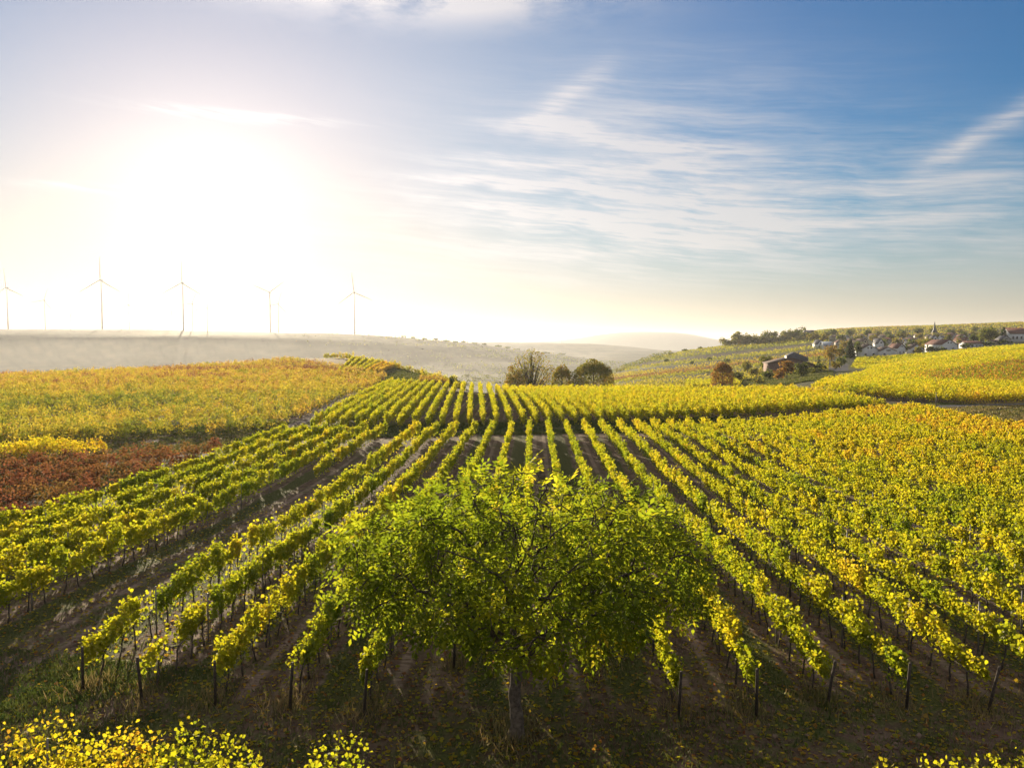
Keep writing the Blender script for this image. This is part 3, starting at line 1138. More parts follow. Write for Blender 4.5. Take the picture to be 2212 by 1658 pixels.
for k in range(9):         # dry rows at the end of the brow on the left
    u0 = 908 + k * 9
    d0, d1 = 196, 206
    a = ((u0 - 1106) / F * d0, d0)
    c = ((u0 + 3 - 1106) / F * d1, d1)
    t = thing('vine_row', 'brownish short vine row at the end of the grass bank, %s from the left' % nth(k), 'vine row', (0, 0, 0), 0,
              'brownish rows at the end of the grass bank')
    foliage(t, a, c, lambda x, y, q: 0.74 + 0 * x, mat=M_GOLD, seed=1250 + k, wid=0.22, hgt=1.5, low=0.3, dens=0.6, vhs=0.25)

# ---- rows across the bottom of the picture
fg_t = lambda x, y, q: 0.50 + 0.12 * wav(x, y, 3.0)
t = thing('vine_row', 'yellow vine row crossing the lower left corner, close to the camera', 'vine row')
foliage(t, (-14.0, 17.6), (-2.4, 14.85), fg_t, seed=1301, hgt=1.88, wid=0.27, gap=0.14, taper=(0.5, 0.8), shoot=0.12, dens=0.62, vhs=0.16, size_k=0.8)
b = MB()
for zz in (0.9, 1.4):
    b = MB()
    b.tube([(-14, 17.6, zz), (-8, 16.2, zz), (-2.4, 14.85, zz)], 0.004, 4)
    b.build('wire', M_WIRE, t)
for s in (0.1, 0.36, 0.62, 0.88):
    x, y = -14 + 11.6 * s, 17.6 - 2.75 * s
    link('post', MID_POST, t, (x, y, 0))
t = thing('vine_row', 'yellow vine row whose tips show along the bottom right edge', 'vine row')
foliage(t, (3.2, 14.4), (10.2, 15.4), fg_t, seed=1302, hgt=1.38, wid=0.24, gap=0.25, taper=(1.0, 0.8), shoot=0.16, size_k=0.8, vhs=0.18, dens=0.7)
foliage(t, (9.6, 15.3), (12.5, 16.6), fg_t, seed=1303, hgt=1.72, wid=0.28, gap=0.0, taper=(0.8, 0.4), shoot=0.1, size_k=0.8, dens=0.7)
for s in (0.0, 0.5, 0.99):
    link('post', MID_POST, t, (3.2 + 9 * s, 14.4 + 1.9 * s, -0.25))


# ------------------------------------------------------------------ walnut tree in the foreground
def walnut():
    g = np.random.default_rng(11)
    base = np.array([0.10, 20.1, h1(0.1, 20.1)])
    t = thing('walnut_tree', 'large spreading green walnut tree standing alone before the vine rows', 'tree', tuple(base))
    # attraction points in a broad dome, local coordinates
    n = 1500
    A = []
    while len(A) < n:
        p = g.uniform(-1, 1, 3)
        r = np.linalg.norm(p)
        if r > 1 or g.random() > 0.25 + 0.75 * r:
            continue
        x, y, z = p[0] * 4.75 + 0.3, p[1] * 4.3, 4.45 + p[2] * (2.3 if p[2] > 0 else 1.9)
        rad = math.hypot(x, y)
        if z < 2.65 + 0.15 * max(0, 2 - rad):
            continue
        if x < -0.6 and x > -3.2 and z < 3.3 and y < 1.5:      # opening under the crown on the left
            continue
        if x > 2.9 and z < 3.2:
            continue
        z += 0.35 * math.sin(x * 1.3 + 1) * math.cos(y * 1.1)
        A.append((x, y, z))
    A = np.array(A)
    nodes = [np.array([0, 0, 0.0])]
    par = [-1]
    for k in range(1, 9):
        nodes.append(np.array([0.03 * math.sin(k), 0.02 * k, 0.22 * k]))
        par.append(k - 1)
    # four main limbs started by hand
    fork = len(nodes) - 1
    for (dx_, dy_, dz_) in ((-0.55, 0.1, 0.8), (0.6, -0.15, 0.72), (0.1, 0.5, 0.95), (0.0, -0.55, 0.8), (-0.05, -0.05, 1.0)):
        p = fork
        for q in range(3):
            nodes.append(nodes[p] + 0.26 * np.array([dx_, dy_, dz_]))
            par.append(p)
            p = len(nodes) - 1
    N = np.array(nodes)
    D, KILL, INF = 0.25, 0.36, 3.2
    alive = np.ones(len(A), bool)
    nd = np.full(len(A), 1e9)
    ni = np.zeros(len(A), int)
    startn = fork
    new_idx = list(range(startn, len(N)))
    for it in range(60):
        if not len(new_idx):
            break
        dd = np.linalg.norm(A[:, None, :] - N[None, new_idx, :], axis=2)
        j = dd.argmin(axis=1)
        m = dd[np.arange(len(A)), j]
        b = m < nd
        nd[b] = m[b]
        ni[b] = np.array(new_idx)[j[b]]
        alive &= nd > KILL
        act = alive & (nd < INF)
        if not act.any():
            break
        v = A[act] - N[ni[act]]
        v /= np.linalg.norm(v, axis=1)[:, None]
        acc = {}
        for i_, w in zip(ni[act], v):
            acc.setdefault(int(i_), []).append(w)
        add, addp = [], []
        for i_, ws in acc.items():
            dvec = np.mean(ws, axis=0) + g.normal(size=3) * 0.12
            dvec /= np.linalg.norm(dvec) + 1e-9
            add.append(N[i_] + dvec * D)
            addp.append(i_)
        new_idx = list(range(len(N), len(N) + len(add)))
        N = np.vstack((N, np.array(add)))
        par += addp
        if len(N) > 6000:
            break
    par = np.array(par)
    # pipe model radii
    cnt = np.zeros(len(N))
    kids = np.zeros(len(N), int)
    for i in range(len(N) - 1, 0, -1):
        if kids[i] == 0:
            cnt[i] = 1
        cnt[par[i]] += cnt[i]
        kids[par[i]] += 1
    tot = cnt[fork]
    rad = 0.20 * (cnt / tot) ** 0.46
    rad = np.maximum(rad, 0.007)
    b = MB()
    ring = []
    for k in range(0, 15):
        z = -0.1 + k * 0.14
        r = 0.155 + 0.10 * math.exp(-max(z, 0) / 0.22) + 0.012 * math.sin(k * 1.7)
        ring.append(((0.03 * math.sin(z * 4.5), 0.09 * z, z), r))
    b.tube([p for p, r in ring], [r for p, r in ring], 14)
    b.build('trunk', M_TRUNK, t, smooth=True)
    b = MB()
    for i in range(fork + 1, len(N)):
        p = par[i]
        b.tube([N[p], N[i] + (N[i] - N[p]) * 0.06], [min(rad[p], rad[i] * 1.35), rad[i]], 6 if rad[i] > 0.03 else 4, cap=False)
    b.build('branches', M_BARK, t)
    # compound leaves on the thin twigs
    thin = np.where((rad < 0.016) & (np.arange(len(N)) > fork))[0]
    per = 9
    idx = np.repeat(thin, per)
    P0 = N[idx] + g.normal(size=(len(idx), 3)) * 0.16
    # a little thinner in the upper middle, where bare twigs show
    hollow = np.exp(-((P0[:, 0] - 0.7) / 1.5) ** 2) * np.clip((P0[:, 2] - 5.2) / 1.2, 0, 1)
    clump = wav(P0[:, 0] * 1.3 + 9, P0[:, 1] * 1.1 + P0[:, 2] * 1.4, 1.1)
    keep = (g.random(len(P0)) > 0.6 * hollow) & (g.random(len(P0)) > np.where(clump < -0.05, 0.75, 0.0))
    P0 = P0[keep]
    n = len(P0)
    outw = P0 - np.array([0.2, 0, 3.6])
    outw /= np.linalg.norm(outw, axis=1)[:, None]
    ax = outw * 0.9 + g.normal(size=(n, 3)) * 0.7
    ax[:, 2] -= 0.35
    ax /= np.linalg.norm(ax, axis=1)[:, None]
    upv = np.array([0, 0, 1.0]) + g.normal(size=(n, 3)) * 0.35
    sd_ = np.cross(ax, upv)
    sd_ /= np.linalg.norm(sd_, axis=1)[:, None]
    nn = np.cross(sd_, ax)
    Lc = g.uniform(0.25, 0.42, n)
    tint = np.clip(0.46 + 0.17 * wav(P0[:, 0] * 1.0 + P0[:, 2], P0[:, 1] + P0[:, 2] * 0.6, 1.6) + g.normal(size=n) * 0.10
                   + 0.30 * np.clip((hollow[keep] - 0.2), 0, 1) + 0.22 * (g.random(n) < 0.05), 0, 1)
    vs, ts = [], []
    for (along, side) in ((1.0, 0), (0.75, 1), (0.75, -1), (0.45, 1), (0.45, -1), (0.2, 1), (0.2, -1)):
        c0 = P0 + ax * (Lc * along)[:, None] - nn * (Lc * 0.25 * along**2)[:, None]
        tdir = ax * (1.0 if side == 0 else 0.45) + sd_ * side * 0.9 - nn * 0.25
        tdir = tdir + g.normal(size=(n, 3)) * 0.15
        tdir /= np.linalg.norm(tdir, axis=1)[:, None]
        wd = np.cross(tdir, nn)
        wd /= np.linalg.norm(wd, axis=1)[:, None] + 1e-9
        ll = (Lc * g.uniform(0.36, 0.5, n) * (1.15 if side == 0 else 1.0))[:, None]
        vs.append(np.stack((c0, c0 + tdir * ll * 0.5 + wd * ll * 0.24, c0 + tdir * ll - nn * ll * 0.1, c0 + tdir * ll * 0.5 - wd * ll * 0.24), axis=1))
        ts.append(np.repeat(tint, 4))
    v = np.concatenate([q.reshape(-1, 3) for q in vs])
    me = new_mesh('crown', v, np.arange(len(v)), 4, M_WALNUT, {'tint': np.concatenate(ts)})
    link('crown', me, t)
    return len(N), n


walnut_stats = walnut()
print('walnut nodes, leaves', walnut_stats)


# ------------------------------------------------------------------ other trees and bushes
def tree(name, label, u, d, w_px, h_px, tint, kind='round', cat='tree', group=None, seed=1, dens=1.0, trunk=0.18, sink=0.0):
    g = np.random.default_rng(seed)
    p = at(u, d)
    t = thing(name, label, cat, (p[0], p[1], p[2] - sink), 0, group)
    W, Hh = w_px / F * d, h_px / F * d
    leaf = max(0.25, 0.0016 * d)
    b = MB()
    tr = max(0.12, Hh * 0.022)
    if kind == 'spread':           # many bare rising stems with a thin halo of leaves
        for k in range(46):
            a = g.uniform(0, 6.28)
            r = abs(g.normal()) * 0.30 * W
            hh = Hh * g.uniform(0.62, 1.0) * (1 - 0.38 * min(1.2, (r / (W * 0.5)) ** 2))
            q0 = (math.cos(a) * 0.25, math.sin(a) * 0.25, 0)
            q1 = (math.cos(a) * r * 0.35, math.sin(a) * r * 0.35, hh * 0.4)
            q2 = (math.cos(a) * r, math.sin(a) * r, hh)
            b.tube([q0, q1, q2], [tr * 0.8, tr * 0.45, tr * 0.12], 5)
    else:
        b.tube([(0, 0, -0.3), (g.normal() * .05 * W * .3, 0, Hh * 0.35), (0, g.normal() * .1, Hh * 0.8)], [tr * 1.2, tr, tr * 0.3], 7)
        for k in range(7):
            a = g.uniform(0, 6.28)
            z0 = Hh * g.uniform(trunk + 0.05, 0.55)
            b.tube([(0, 0, z0), (math.cos(a) * W * 0.2, math.sin(a) * W * 0.2, z0 + Hh * 0.12), (math.cos(a) * W * 0.36, math.sin(a) * W * 0.36, z0 + Hh * 0.2)],
                   [tr * 0.55, tr * 0.35, tr * 0.12], 5)
    b.build('trunk', M_BARK, t)
    n = int(dens * 5.5 * W * Hh / leaf**2)
    n = min(max(n, 120), 26000)
    if kind == 'cone':
        z = 1 - np.sqrt(g.random(n))
        r = (1 - z) ** 0.8 * (0.35 + 0.65 * np.sqrt(g.random(n))) * (0.85 + 0.15 * np.sin(z * 38))
        a = g.uniform(0, 6.28, n)
        P = np.stack((np.cos(a) * r * W / 2, np.sin(a) * r * W / 2, Hh * (0.04 + 0.96 * z)), axis=1)
    elif kind == 'column':
        z = g.random(n)
        r = np.sin(np.pi * np.clip(z * 0.9 + 0.12, 0, 1)) ** 0.6 * np.sqrt(g.random(n))
        a = g.uniform(0, 6.28, n)
        P = np.stack((np.cos(a) * r * W / 2, np.sin(a) * r * W / 2, Hh * z), axis=1)
    elif kind == 'dome':           # rounded bush: a bumpy half-ellipsoid shell
        q = g.normal(size=(n, 3))
        q /= np.linalg.norm(q, axis=1)[:, None]
        q[:, 2] = np.where(q[:, 2] < -0.5, -q[:, 2], q[:, 2])
        bump = 1 + 0.13 * np.sin(q[:, 0] * 5 + seed) * np.cos(q[:, 1] * 6 + q[:, 2] * 4)
        r = (0.55 + 0.45 * g.random(n) ** 0.5) * bump * 0.94
        P = np.stack((q[:, 0] * r * W / 2, q[:, 1] * r * W / 2, Hh * (0.42 + 0.58 * q[:, 2] * r)), axis=1)
        P = P[P[:, 2] > 0]
    elif kind == 'spread':
        a = g.uniform(0, 6.28, n)
        r = np.sqrt(g.random(n))
        z = g.random(n) ** 0.7
        zz = (0.12 + 0.85 * z) * (1 - 0.42 * r**2)
        P = np.stack((np.cos(a) * r * W * 0.5 * (0.5 + 0.55 * z), np.sin(a) * r * W * 0.5 * (0.5 + 0.55 * z), Hh * zz), axis=1)
        P = P[g.random(n) < 0.45]
    else:                          # lobed crown: many lumps round a centre, each a shell of leaves
        nl = 26 if kind == 'round' else 20
        lob = g.normal(size=(nl, 3))
        lob /= np.linalg.norm(lob, axis=1)[:, None]
        lob *= (g.random((nl, 1)) ** 0.4)
        lo = trunk
        cz = Hh * (lo + (1 - lo) * 0.5)
        hz_ = Hh * (1 - lo) * 0.5
        cen = np.stack((lob[:, 0] * W * 0.36, lob[:, 1] * W * 0.36, cz + lob[:, 2] * hz_ * 0.72), axis=1)
        lr = g.uniform(0.13, 0.26, nl) * min(W, Hh * 1.2)
        k = g.integers(0, nl, n)
        q = g.normal(size=(n, 3))
        q /= np.linalg.norm(q, axis=1)[:, None]
        q *= (g.random((n, 1)) ** 0.45)
        P = cen[k] + q * lr[k, None] * np.array([1, 1, 0.85])
        P = P[(P[:, 2] > Hh * lo * 0.5) & (P[:, 2] < Hh)]
    n = len(P)
    T = np.clip(tint + 0.14 * wav(P[:, 0] * 3, P[:, 2] * 3 + P[:, 1], W * 0.8) + g.normal(size=n) * 0.09, 0, 1)
    v, f, tt = leaf_cloud(P, leaf * np.clip(1 + g.normal(size=n) * 0.3, 0.5, 1.7), T, False, g)
    link('crown', new_mesh('crown', v, f, 4, M_TREE, {'tint': tt}), t)
    return t


# vineyards of the far right slope, too many and too small to count
def far_vines(name, n, seed, u0, u1, d0, d1):
    g = np.random.default_rng(seed)
    d = np.exp(g.uniform(math.log(d0), math.log(d1), n))
    u = g.uniform(u0, u1, n)
    x = (u - 1106) / F * d
    z = H(x, d)
    v = HZ + F * (CAMZ - z) / d
    bv = v + (u - 1560) * 0.115 + wav(x, d, 200.) * 2.2
    tint = np.full(n, -1.0)
    for a, b, t in ((748, 757, .42), (757, 764, .32), (771, 777.5, .40), (783, 791, .55), (791, 798, .80), (798, 803.5, .42), (808.5, 814.5, .50), (818.5, 828, .46), (700, 748, .3)):
        k = (bv >= a) & (bv < b)
        tint[k] = t
    up = u > 1790
    tint[up] = np.where(d[up] > 1000, .40 + .25 * (np.sin(v[up] * 1.3) > .3), -1)
    k = (tint > 0) & (g.random(n) < .55 + .5 * wav(x, d, 35.))
    x, d, z, tint = x[k], d[k], z[k], tint[k]
    m = len(x)
    P = np.stack((x, d, z + g.uniform(.4, 1.9, m)), axis=1)
    sz = (0.25 + 0.0011 * d) * np.clip(1 + g.normal(size=m) * .25, .5, 1.6)
    v_, f_, t_ = leaf_cloud(P, sz, np.clip(tint + g.normal(size=m) * .07 + .08 * wav(x, d, 60.), 0, 1), False, g)
    tag(link(name, new_mesh(name, v_, f_, 4, M_FARVINE, {'tint': t_})), kind='stuff')


far_vines('distant_vineyard', 150000, 71, 1305, 2240, 255, 1480)

def far_woods(name, n, seed):
    g = np.random.default_rng(seed)
    d = np.exp(g.uniform(math.log(850), math.log(2300), n))
    u = g.uniform(600, 1450, n)
    x = (u - 1106) / F * d
    k = (wav(x, d * 2.2, 130.0) + 0.5 * wav(x, d, 45.0) > 0.42) & (g.random(n) < np.clip((u - 620) / 420, 0, 1))
    x, d = x[k], d[k]
    m = len(x)
    P = np.stack((x, d, H(x, d) + g.uniform(0.5, 6.0, m)), axis=1)
    v_, f_, t_ = leaf_cloud(P, 0.0016 * d * np.clip(1 + g.normal(size=m) * .3, .5, 1.8), np.clip(.34 + g.normal(size=m) * .12 + .15 * wav(x, d, 200.), 0, 1), False, g)
    tag(link(name, new_mesh(name, v_, f_, 4, M_TREE, {'tint': t_})), kind='stuff')


far_woods('distant_scrub', 60000, 73)

# trees just behind the brow
tree('tree', 'tall half-bare multi-stemmed tree just behind the brow of the vineyard', 1148, 225, 104, 116, 0.60, 'spread', seed=21, sink=0, dens=0.8)
tree('shrub', 'grey-brown bush at the left foot of the half-bare tree', 1112, 222, 66, 78, 0.66, 'round', 'shrub', seed=22, trunk=0.02, dens=0.6)
tree('shrub', 'small olive-brown rounded bush between the bare tree and the large round bush', 1214, 232, 54, 82, 0.58, 'dome', 'shrub', seed=23, trunk=0.02)
tree('shrub', 'large round brown-green bush behind the brow of the vineyard', 1281, 226, 102, 92, 0.56, 'dome', 'shrub', seed=24, trunk=0.0, dens=1.2)
tree('shrub', 'dense round rust-red bush beside the short rows', 1561, 270, 52, 62, 0.84, 'dome', 'shrub', seed=25, trunk=0.0, dens=1.3)
tree('shrub', 'small dark clipped bush at the end of the grass bank', 979, 195, 20, 27, 0.2, 'round', 'shrub', seed=26, trunk=0.05, dens=1.3)
tree('shrub', 'low dark round bush just right of the clipped bush by the grass bank', 990, 192, 20, 18, 0.35, 'round', 'shrub', seed=27, trunk=0.0, dens=1.3)
# round the farm building
tree('tree', 'tall yellow-green tree left of the brown farm building', 1655, 385, 40, 44, 0.46, 'round', seed=31, trunk=0.1)
tree('tree', 'small tree with thin stem, furthest left of the brown farm building', 1614, 365, 28, 36, 0.50, 'round', seed=32, trunk=0.25)
tree('tree', 'orange tree in front of the brown farm building', 1700, 300, 34, 50, 0.82, 'round', seed=33, trunk=0.1)
tree('shrub', 'rust-coloured bush at the left foot of the orange tree', 1683, 295, 30, 32, 0.88, 'round', 'shrub', seed=34, trunk=0.05)
tree('shrub', 'green rounded bush in front of the farm building, right of the orange tree', 1732, 292, 42, 34, 0.34, 'round', 'shrub', seed=35, trunk=0.0)
tree('cypress', 'small dark columnar cypress right of the farm building', 1769, 420, 8, 20, 0.10, 'column', 'cypress', seed=36)
tree('cypress', 'tiny dark columnar cypress left of the farm building roof', 1683, 430, 6, 14, 0.10, 'column', 'cypress', seed=37)
tree('tree', 'pale orange-brown loose tree between the farm building and the dark conifer', 1795, 425, 38, 46, 0.70, 'round', seed=38, trunk=0.1, dens=0.7)
tree('conifer', 'tall dark green conifer left of the white gabled house', 1836, 480, 30, 45, 0.06, 'cone', 'conifer', seed=39, dens=1.6)
tree('tree', 'yellowish tree at the left foot of the dark conifer', 1814, 470, 26, 34, 0.58, 'round', seed=40, trunk=0.1)
tree('tree', 'dark brownish tree between the conifer and the white gabled house', 1852, 500, 20, 36, 0.28, 'round', seed=41, trunk=0.1)
tree('shrub', 'dark hedge-like bush under the pale orange tree', 1818, 395, 30, 22, 0.30, 'round', 'shrub', seed=42, trunk=0.0)
tree('shrub', 'dark bush at the right end of the farm building', 1772, 350, 44, 18, 0.18, 'round', 'shrub', seed=43, trunk=0.0)
tree('tree', 'golden round tree behind the white gabled houses', 2000, 560, 40, 30, 0.52, 'round', seed=44, trunk=0.1)
tree('tree', 'orange tree right of the golden round tree', 2020, 545, 22, 24, 0.74, 'round', seed=45, trunk=0.1)
tree('tree', 'large olive-green tree in the village, left of the dark conifer at the right edge', 2134, 600, 50, 40, 0.40, 'round', seed=46, trunk=0.1, dens=1.2)
tree('conifer', 'dark conifer touching the large olive-green village tree', 2166, 600, 26, 36, 0.08, 'cone', 'conifer', seed=47, dens=1.5)
tree('tree', 'dark tree just left of the large olive-green village tree', 2102, 590, 20, 30, 0.20, 'round', seed=48, trunk=0.1)
tree('tree', 'slim yellow tree left of the low white house', 2072, 600, 12, 18, 0.58, 'round', seed=49, trunk=0.1)
for k, (u, d, w, h, tt, what) in enumerate([
        (2010, 505, 30, 18, 0.20, 'dark bush right of the house with a balcony'), (2030, 500, 30, 14, 0.24, 'dark low bush below the large blue-white house'),
        (1982, 485, 18, 22, 0.52, 'yellow-green bush below the house with a balcony'), (2085, 545, 40, 12, 0.16, 'dark hedge bush below the low white house'),
        (2130, 560, 44, 10, 0.16, 'dark hedge bush left of the cream cottage'), (2168, 570, 40, 10, 0.2, 'dark hedge bush right of the cream cottage'),
        (1898, 505, 16, 16, 0.22, 'dark bush between the two white gabled houses'), (1960, 520, 18, 22, 0.25, 'dark bush right of the narrow tall white house')]):
    tree('shrub', what, u, d, w, h, tt, 'round', 'shrub', seed=60 + k, trunk=0.0)
g0 = np.random.default_rng(5)
# tree belt along the skyline left of the old church
belt = [(1572, 920, 32, 22, .40), (1597, 930, 38, 31, .44), (1634, 935, 30, 26, .46), (1662, 940, 26, 30, .36), (1684, 940, 30, 22, .45), (1706, 945, 26, 26, .42),
        (1722, 945, 22, 30, .34), (1744, 930, 30, 18, .44), (1618, 925, 26, 22, .38), (1650, 925, 30, 20, .42), (1675, 920, 28, 18, .36), (1735, 915, 24, 20, .4), (1760, 900, 26, 20, .5)]
for k, (u, d, w, h, tt) in enumerate(belt):
    tree('tree', 'hazy tree in the skyline belt left of the old church, %s from the left' % nth([0, 1, 3, 6, 8, 9, 10, 12, 2, 4, 7, 11, 13][k] if k != 12 else 12),
         u, d, w * 1.75, h * 1.2, tt + .05, 'round', group='trees in the belt left of the old church', seed=80 + k, trunk=0.0, sink=2.5)
# scattered bushes on the right slope
for k, (u, d, w, h, what) in enumerate([(1531, 640, 16, 9, 'dark round bush high on the vineyard slope'), (1440, 760, 16, 8, 'small bush at the left end of the slope'),
                                  (1495, 600, 14, 9, 'grey-green bush in the middle of the vineyard slope'), (1480, 960, 22, 7, 'dark low thicket on the skyline of the slope'),
                                  (1450, 940, 20, 6, 'low thicket further down the skyline of the slope'), (1570, 560, 30, 12, 'wide olive bush on the slope above the rust bush'),
                                  (1512, 950, 12, 7, 'lone round bush on the skyline of the slope')]):
    tree('shrub', what, u, d, w, h, 0.3, 'round', 'shrub', group='bushes on the vineyard slope', seed=120 + k, trunk=0.0)
for k, (u, d, w, h, tt, what) in enumerate([(1596, 330, 36, 24, .45, 'olive thicket right of the rust-red bush'), (1630, 345, 36, 26, .55, 'pale brown thicket below the small thin-stemmed tree'),
        (1660, 322, 34, 24, .30, 'dark green thicket at the left foot of the retaining wall'), (1758, 315, 40, 16, .38, 'low green bush at the right of the green rounded bush'),
        (1640, 292, 44, 12, .5, 'long low hedge bush just above the brow'), (1805, 372, 26, 20, .62, 'light brown bush at the edge of the paved yard')]):
    tree('shrub', what, u, d, w, h, tt, 'round', 'shrub', seed=150 + k, trunk=0.0)
# trees among the village houses
vt = 0
for row_i, (d, lo, hi, cnt) in enumerate([(640, 1800, 2200, 11), (800, 1770, 2190, 13), (980, 1760, 2120, 12)]):
    for k in range(cnt):
        u = lo + (hi - lo) * (k + 0.5 + g0.uniform(-.35, .35)) / cnt
        rowname = ('front', 'middle', 'back')[row_i]
        tree('tree', 'village tree in the %s line between the houses, %s from the left' % (rowname, nth(k)), u, d + g0.uniform(-25, 25), g0.uniform(18, 34) * 700 / d * .9 + 4,
             g0.uniform(15, 24) * 700 / d + 3, float(g0.choice([.2, .32, .42, .5, .6])), 'round', group='trees between the village houses', seed=200 + vt, trunk=0.08)
        vt += 1
# hedges and bushes dotted along the far ridge and the valley
for k in range(16):
    u = 870 + k * 23 + g0.uniform(-8, 8)
    tree('shrub', 'hazy bush along the far ridge below the wind turbines, %s from the left' % nth(k), u, 2340, g0.uniform(8, 34), g0.uniform(2.2, 4.8), 0.3, 'round', 'shrub',
         group='bushes along the far ridge', seed=300 + k, trunk=0.0)
for k in range(22):
    u = 1000 + k * 16 + g0.uniform(-8, 8)
    tree('shrub', 'hazy bush on the valley floor behind the brow, %s from the left' % nth(k), u, g0.uniform(900, 1500), g0.uniform(12, 36), g0.uniform(3.5, 6.5), 0.45, 'round', 'shrub',
         group='bushes on the valley floor', seed=330 + k, trunk=0.0)


# ------------------------------------------------------------------ buildings
def gable_house(label, u, d, w_px, wall_px, roof_px, wall, roof, rz=0.0, depth=None, windows='two', ridge='front', chimney=True, group=None, name='house', cat='house', windows_part=True):
    p = at(u, d)
    k = d / F
    W, wh, rh = w_px * k * 1.14, wall_px * k * 1.1, roof_px * k
    Dp = depth or W * 1.15
    t = thing(name, label, cat, p, rz, group)
    w = MB()
    hw = W / 2
    z0 = -1.2
    if ridge == 'front':           # gable end towards the camera
        w.add([(-hw, 0, z0), (hw, 0, z0), (hw, 0, wh), (0, 0, wh + rh), (-hw, 0, wh), (-hw, Dp, z0), (hw, Dp, z0), (hw, Dp, wh), (0, Dp, wh + rh), (-hw, Dp, wh)],
              [(0, 1, 2, 3, 4), (6, 5, 9, 8, 7), (1, 6, 7, 2), (5, 0, 4, 9), (0, 5, 6, 1)])
        w.build('wall', wall, t)
        r = MB()
        th_, ov = 0.28, 0.45
        sl = rh / hw
        for sgn in (-1, 1):
            ex, ez = sgn * (hw + ov), wh - ov * sl
            a = [(0, -ov, wh + rh + 0.02), (ex, -ov, ez + 0.02), (ex, Dp + ov, ez + 0.02), (0, Dp + ov, wh + rh + 0.02)]
            c = [(x, y, z + th_) for x, y, z in a]
            r.add(a + c, [(0, 1, 2, 3), (7, 6, 5, 4), (0, 4, 5, 1), (1, 5, 6, 2), (2, 6, 7, 3), (3, 7, 4, 0)])
        rf = r.build('roof', roof, t)
    else:                          # eaves towards the camera
        dh = Dp / 2
        w.add([(-hw, 0, z0), (hw, 0, z0), (hw, Dp, z0), (-hw, Dp, z0), (-hw, 0, wh), (hw, 0, wh), (hw, Dp, wh), (-hw, Dp, wh), (-hw, dh, wh + rh), (hw, dh, wh + rh)],
              [(0, 1, 5, 4), (2, 3, 7, 6), (1, 2, 6, 9, 5), (3, 0, 4, 8, 7), (0, 3, 2, 1)])
        w.build('wall', wall, t)
        r = MB()
        th_, ov = 0.28, 0.45
        sl = rh / dh
        for sgn in (-1, 1):
            ey = dh + sgn * (dh + ov)
            ez = wh - ov * sl
            a = [(-hw - ov, dh, wh + rh + 0.02), (-hw - ov, ey, ez + 0.02), (hw + ov, ey, ez + 0.02), (hw + ov, dh, wh + rh + 0.02)]
            c = [(x, y, z + th_) for x, y, z in a]
            r.add(a + c, [(0, 1, 2, 3), (7, 6, 5, 4), (0, 4, 5, 1), (1, 5, 6, 2), (2, 6, 7, 3), (3, 7, 4, 0)])
        rf = r.build('roof', roof, t)
    if chimney:
        c = MB()
        cx = hw * 0.3
        c.box(cx - .4, cx + .4, Dp * .55, Dp * .55 + .7, wh + rh * 0.3, wh + rh + 0.9)
        c.build('chimney', M_BROWN_ROOF, rf)

    def win(cx, cz, ww, hh):
        f = MB()
        f.box(cx - ww / 2 - .08, cx + ww / 2 + .08, -0.09, 0.03, cz - hh / 2 - .08, cz + hh / 2 + .08)
        fo = f.build('window', M_TIMBER if wall is M_CREAM else M_WHITE, t)
        q = MB()
        q.box(cx - ww / 2, cx + ww / 2, -0.13, -0.095, cz - hh / 2, cz + hh / 2)
        q.build('pane', M_PANE, fo)
    if windows == 'two':
        for cx in (-.22, .22):
            win(cx * W, wh * 0.32, W * .13, wh * .36)
        win(-0.09 * W, wh + rh * .38, W * .085, rh * .30)
        win(0.09 * W, wh + rh * .38, W * .085, rh * .30)
    elif windows == 'one':
        win(0.02 * W, wh + rh * 0.18, W * .28, rh * .36)
        win(-.24 * W, wh * .40, W * .14, wh * .36)
    elif windows == 'row':
        for cx in (-.34, -.12, .12, .34):
            win(cx * W, wh * .52, W * .10, wh * .34)
    return t


gable_house('white gabled house with paired attic windows, right of the dark conifer', 1878, 500, 34, 13.5, 10.5, M_WHITE, M_BROWN_ROOF, windows='two')
gable_house('white low house with one wide attic window, second in the front line', 1918, 497, 29, 10, 8, M_WHITE, M_BROWN_ROOF, windows='one')
gable_house('narrow tall white gabled house, third in the front line', 1947, 508, 19, 13, 9, M_WHITE, M_RED_ROOF, rz=0.35, windows='two')
h = gable_house('white gabled house with a dark balcony storey', 1980, 515, 24, 9, 9, M_WHITE, M_BROWN_ROOF, windows='two')
b = MB()
hw = 24 * 515 / F / 2
b.box(-hw * .9, hw * .9, -1.3, -.02, 1.0, 1.25)
b.box(-hw * .9, hw * .9, -1.3, -1.2, 1.25, 2.1)
b.build('balcony', M_TIMBER, h)
gable_house('large pale house with a broad brown roof in the middle of the village front', 2050, 520, 36, 13, 10, M_WHITE, M_RED_ROOF, rz=0.28, windows='two')
gable_house('low white house with a reddish roof, right of the slim yellow tree', 2104, 560, 32, 7, 5, M_WHITE, M_RED_ROOF, ridge='side', windows='row', depth=9)
gable_house('tiny cream cottage below the large olive-green tree', 2150, 575, 11, 6, 3.5, M_CREAM, M_BROWN_ROOF, ridge='side', windows='one', depth=6, chimney=False)
gable_house('pale grey gabled house right of the cream cottage', 2172, 575, 17, 9, 7, M_GREYW, M_SLATE, windows='one')
gable_house('large white house with a dark red roof at the right edge', 2200, 610, 34, 16, 12, M_WHITE, M_RED_ROOF, ridge='side', windows='row', depth=13)
gable_house('sunlit cream gable behind the narrow tall house', 1928, 560, 14, 10, 9, M_CREAM, M_BROWN_ROOF, rz=-0.3, windows='two')
gable_house('pale gabled house above the white low house', 1902, 640, 13, 11, 9, M_WHITE, M_SLATE, windows='one', rz=0.2)
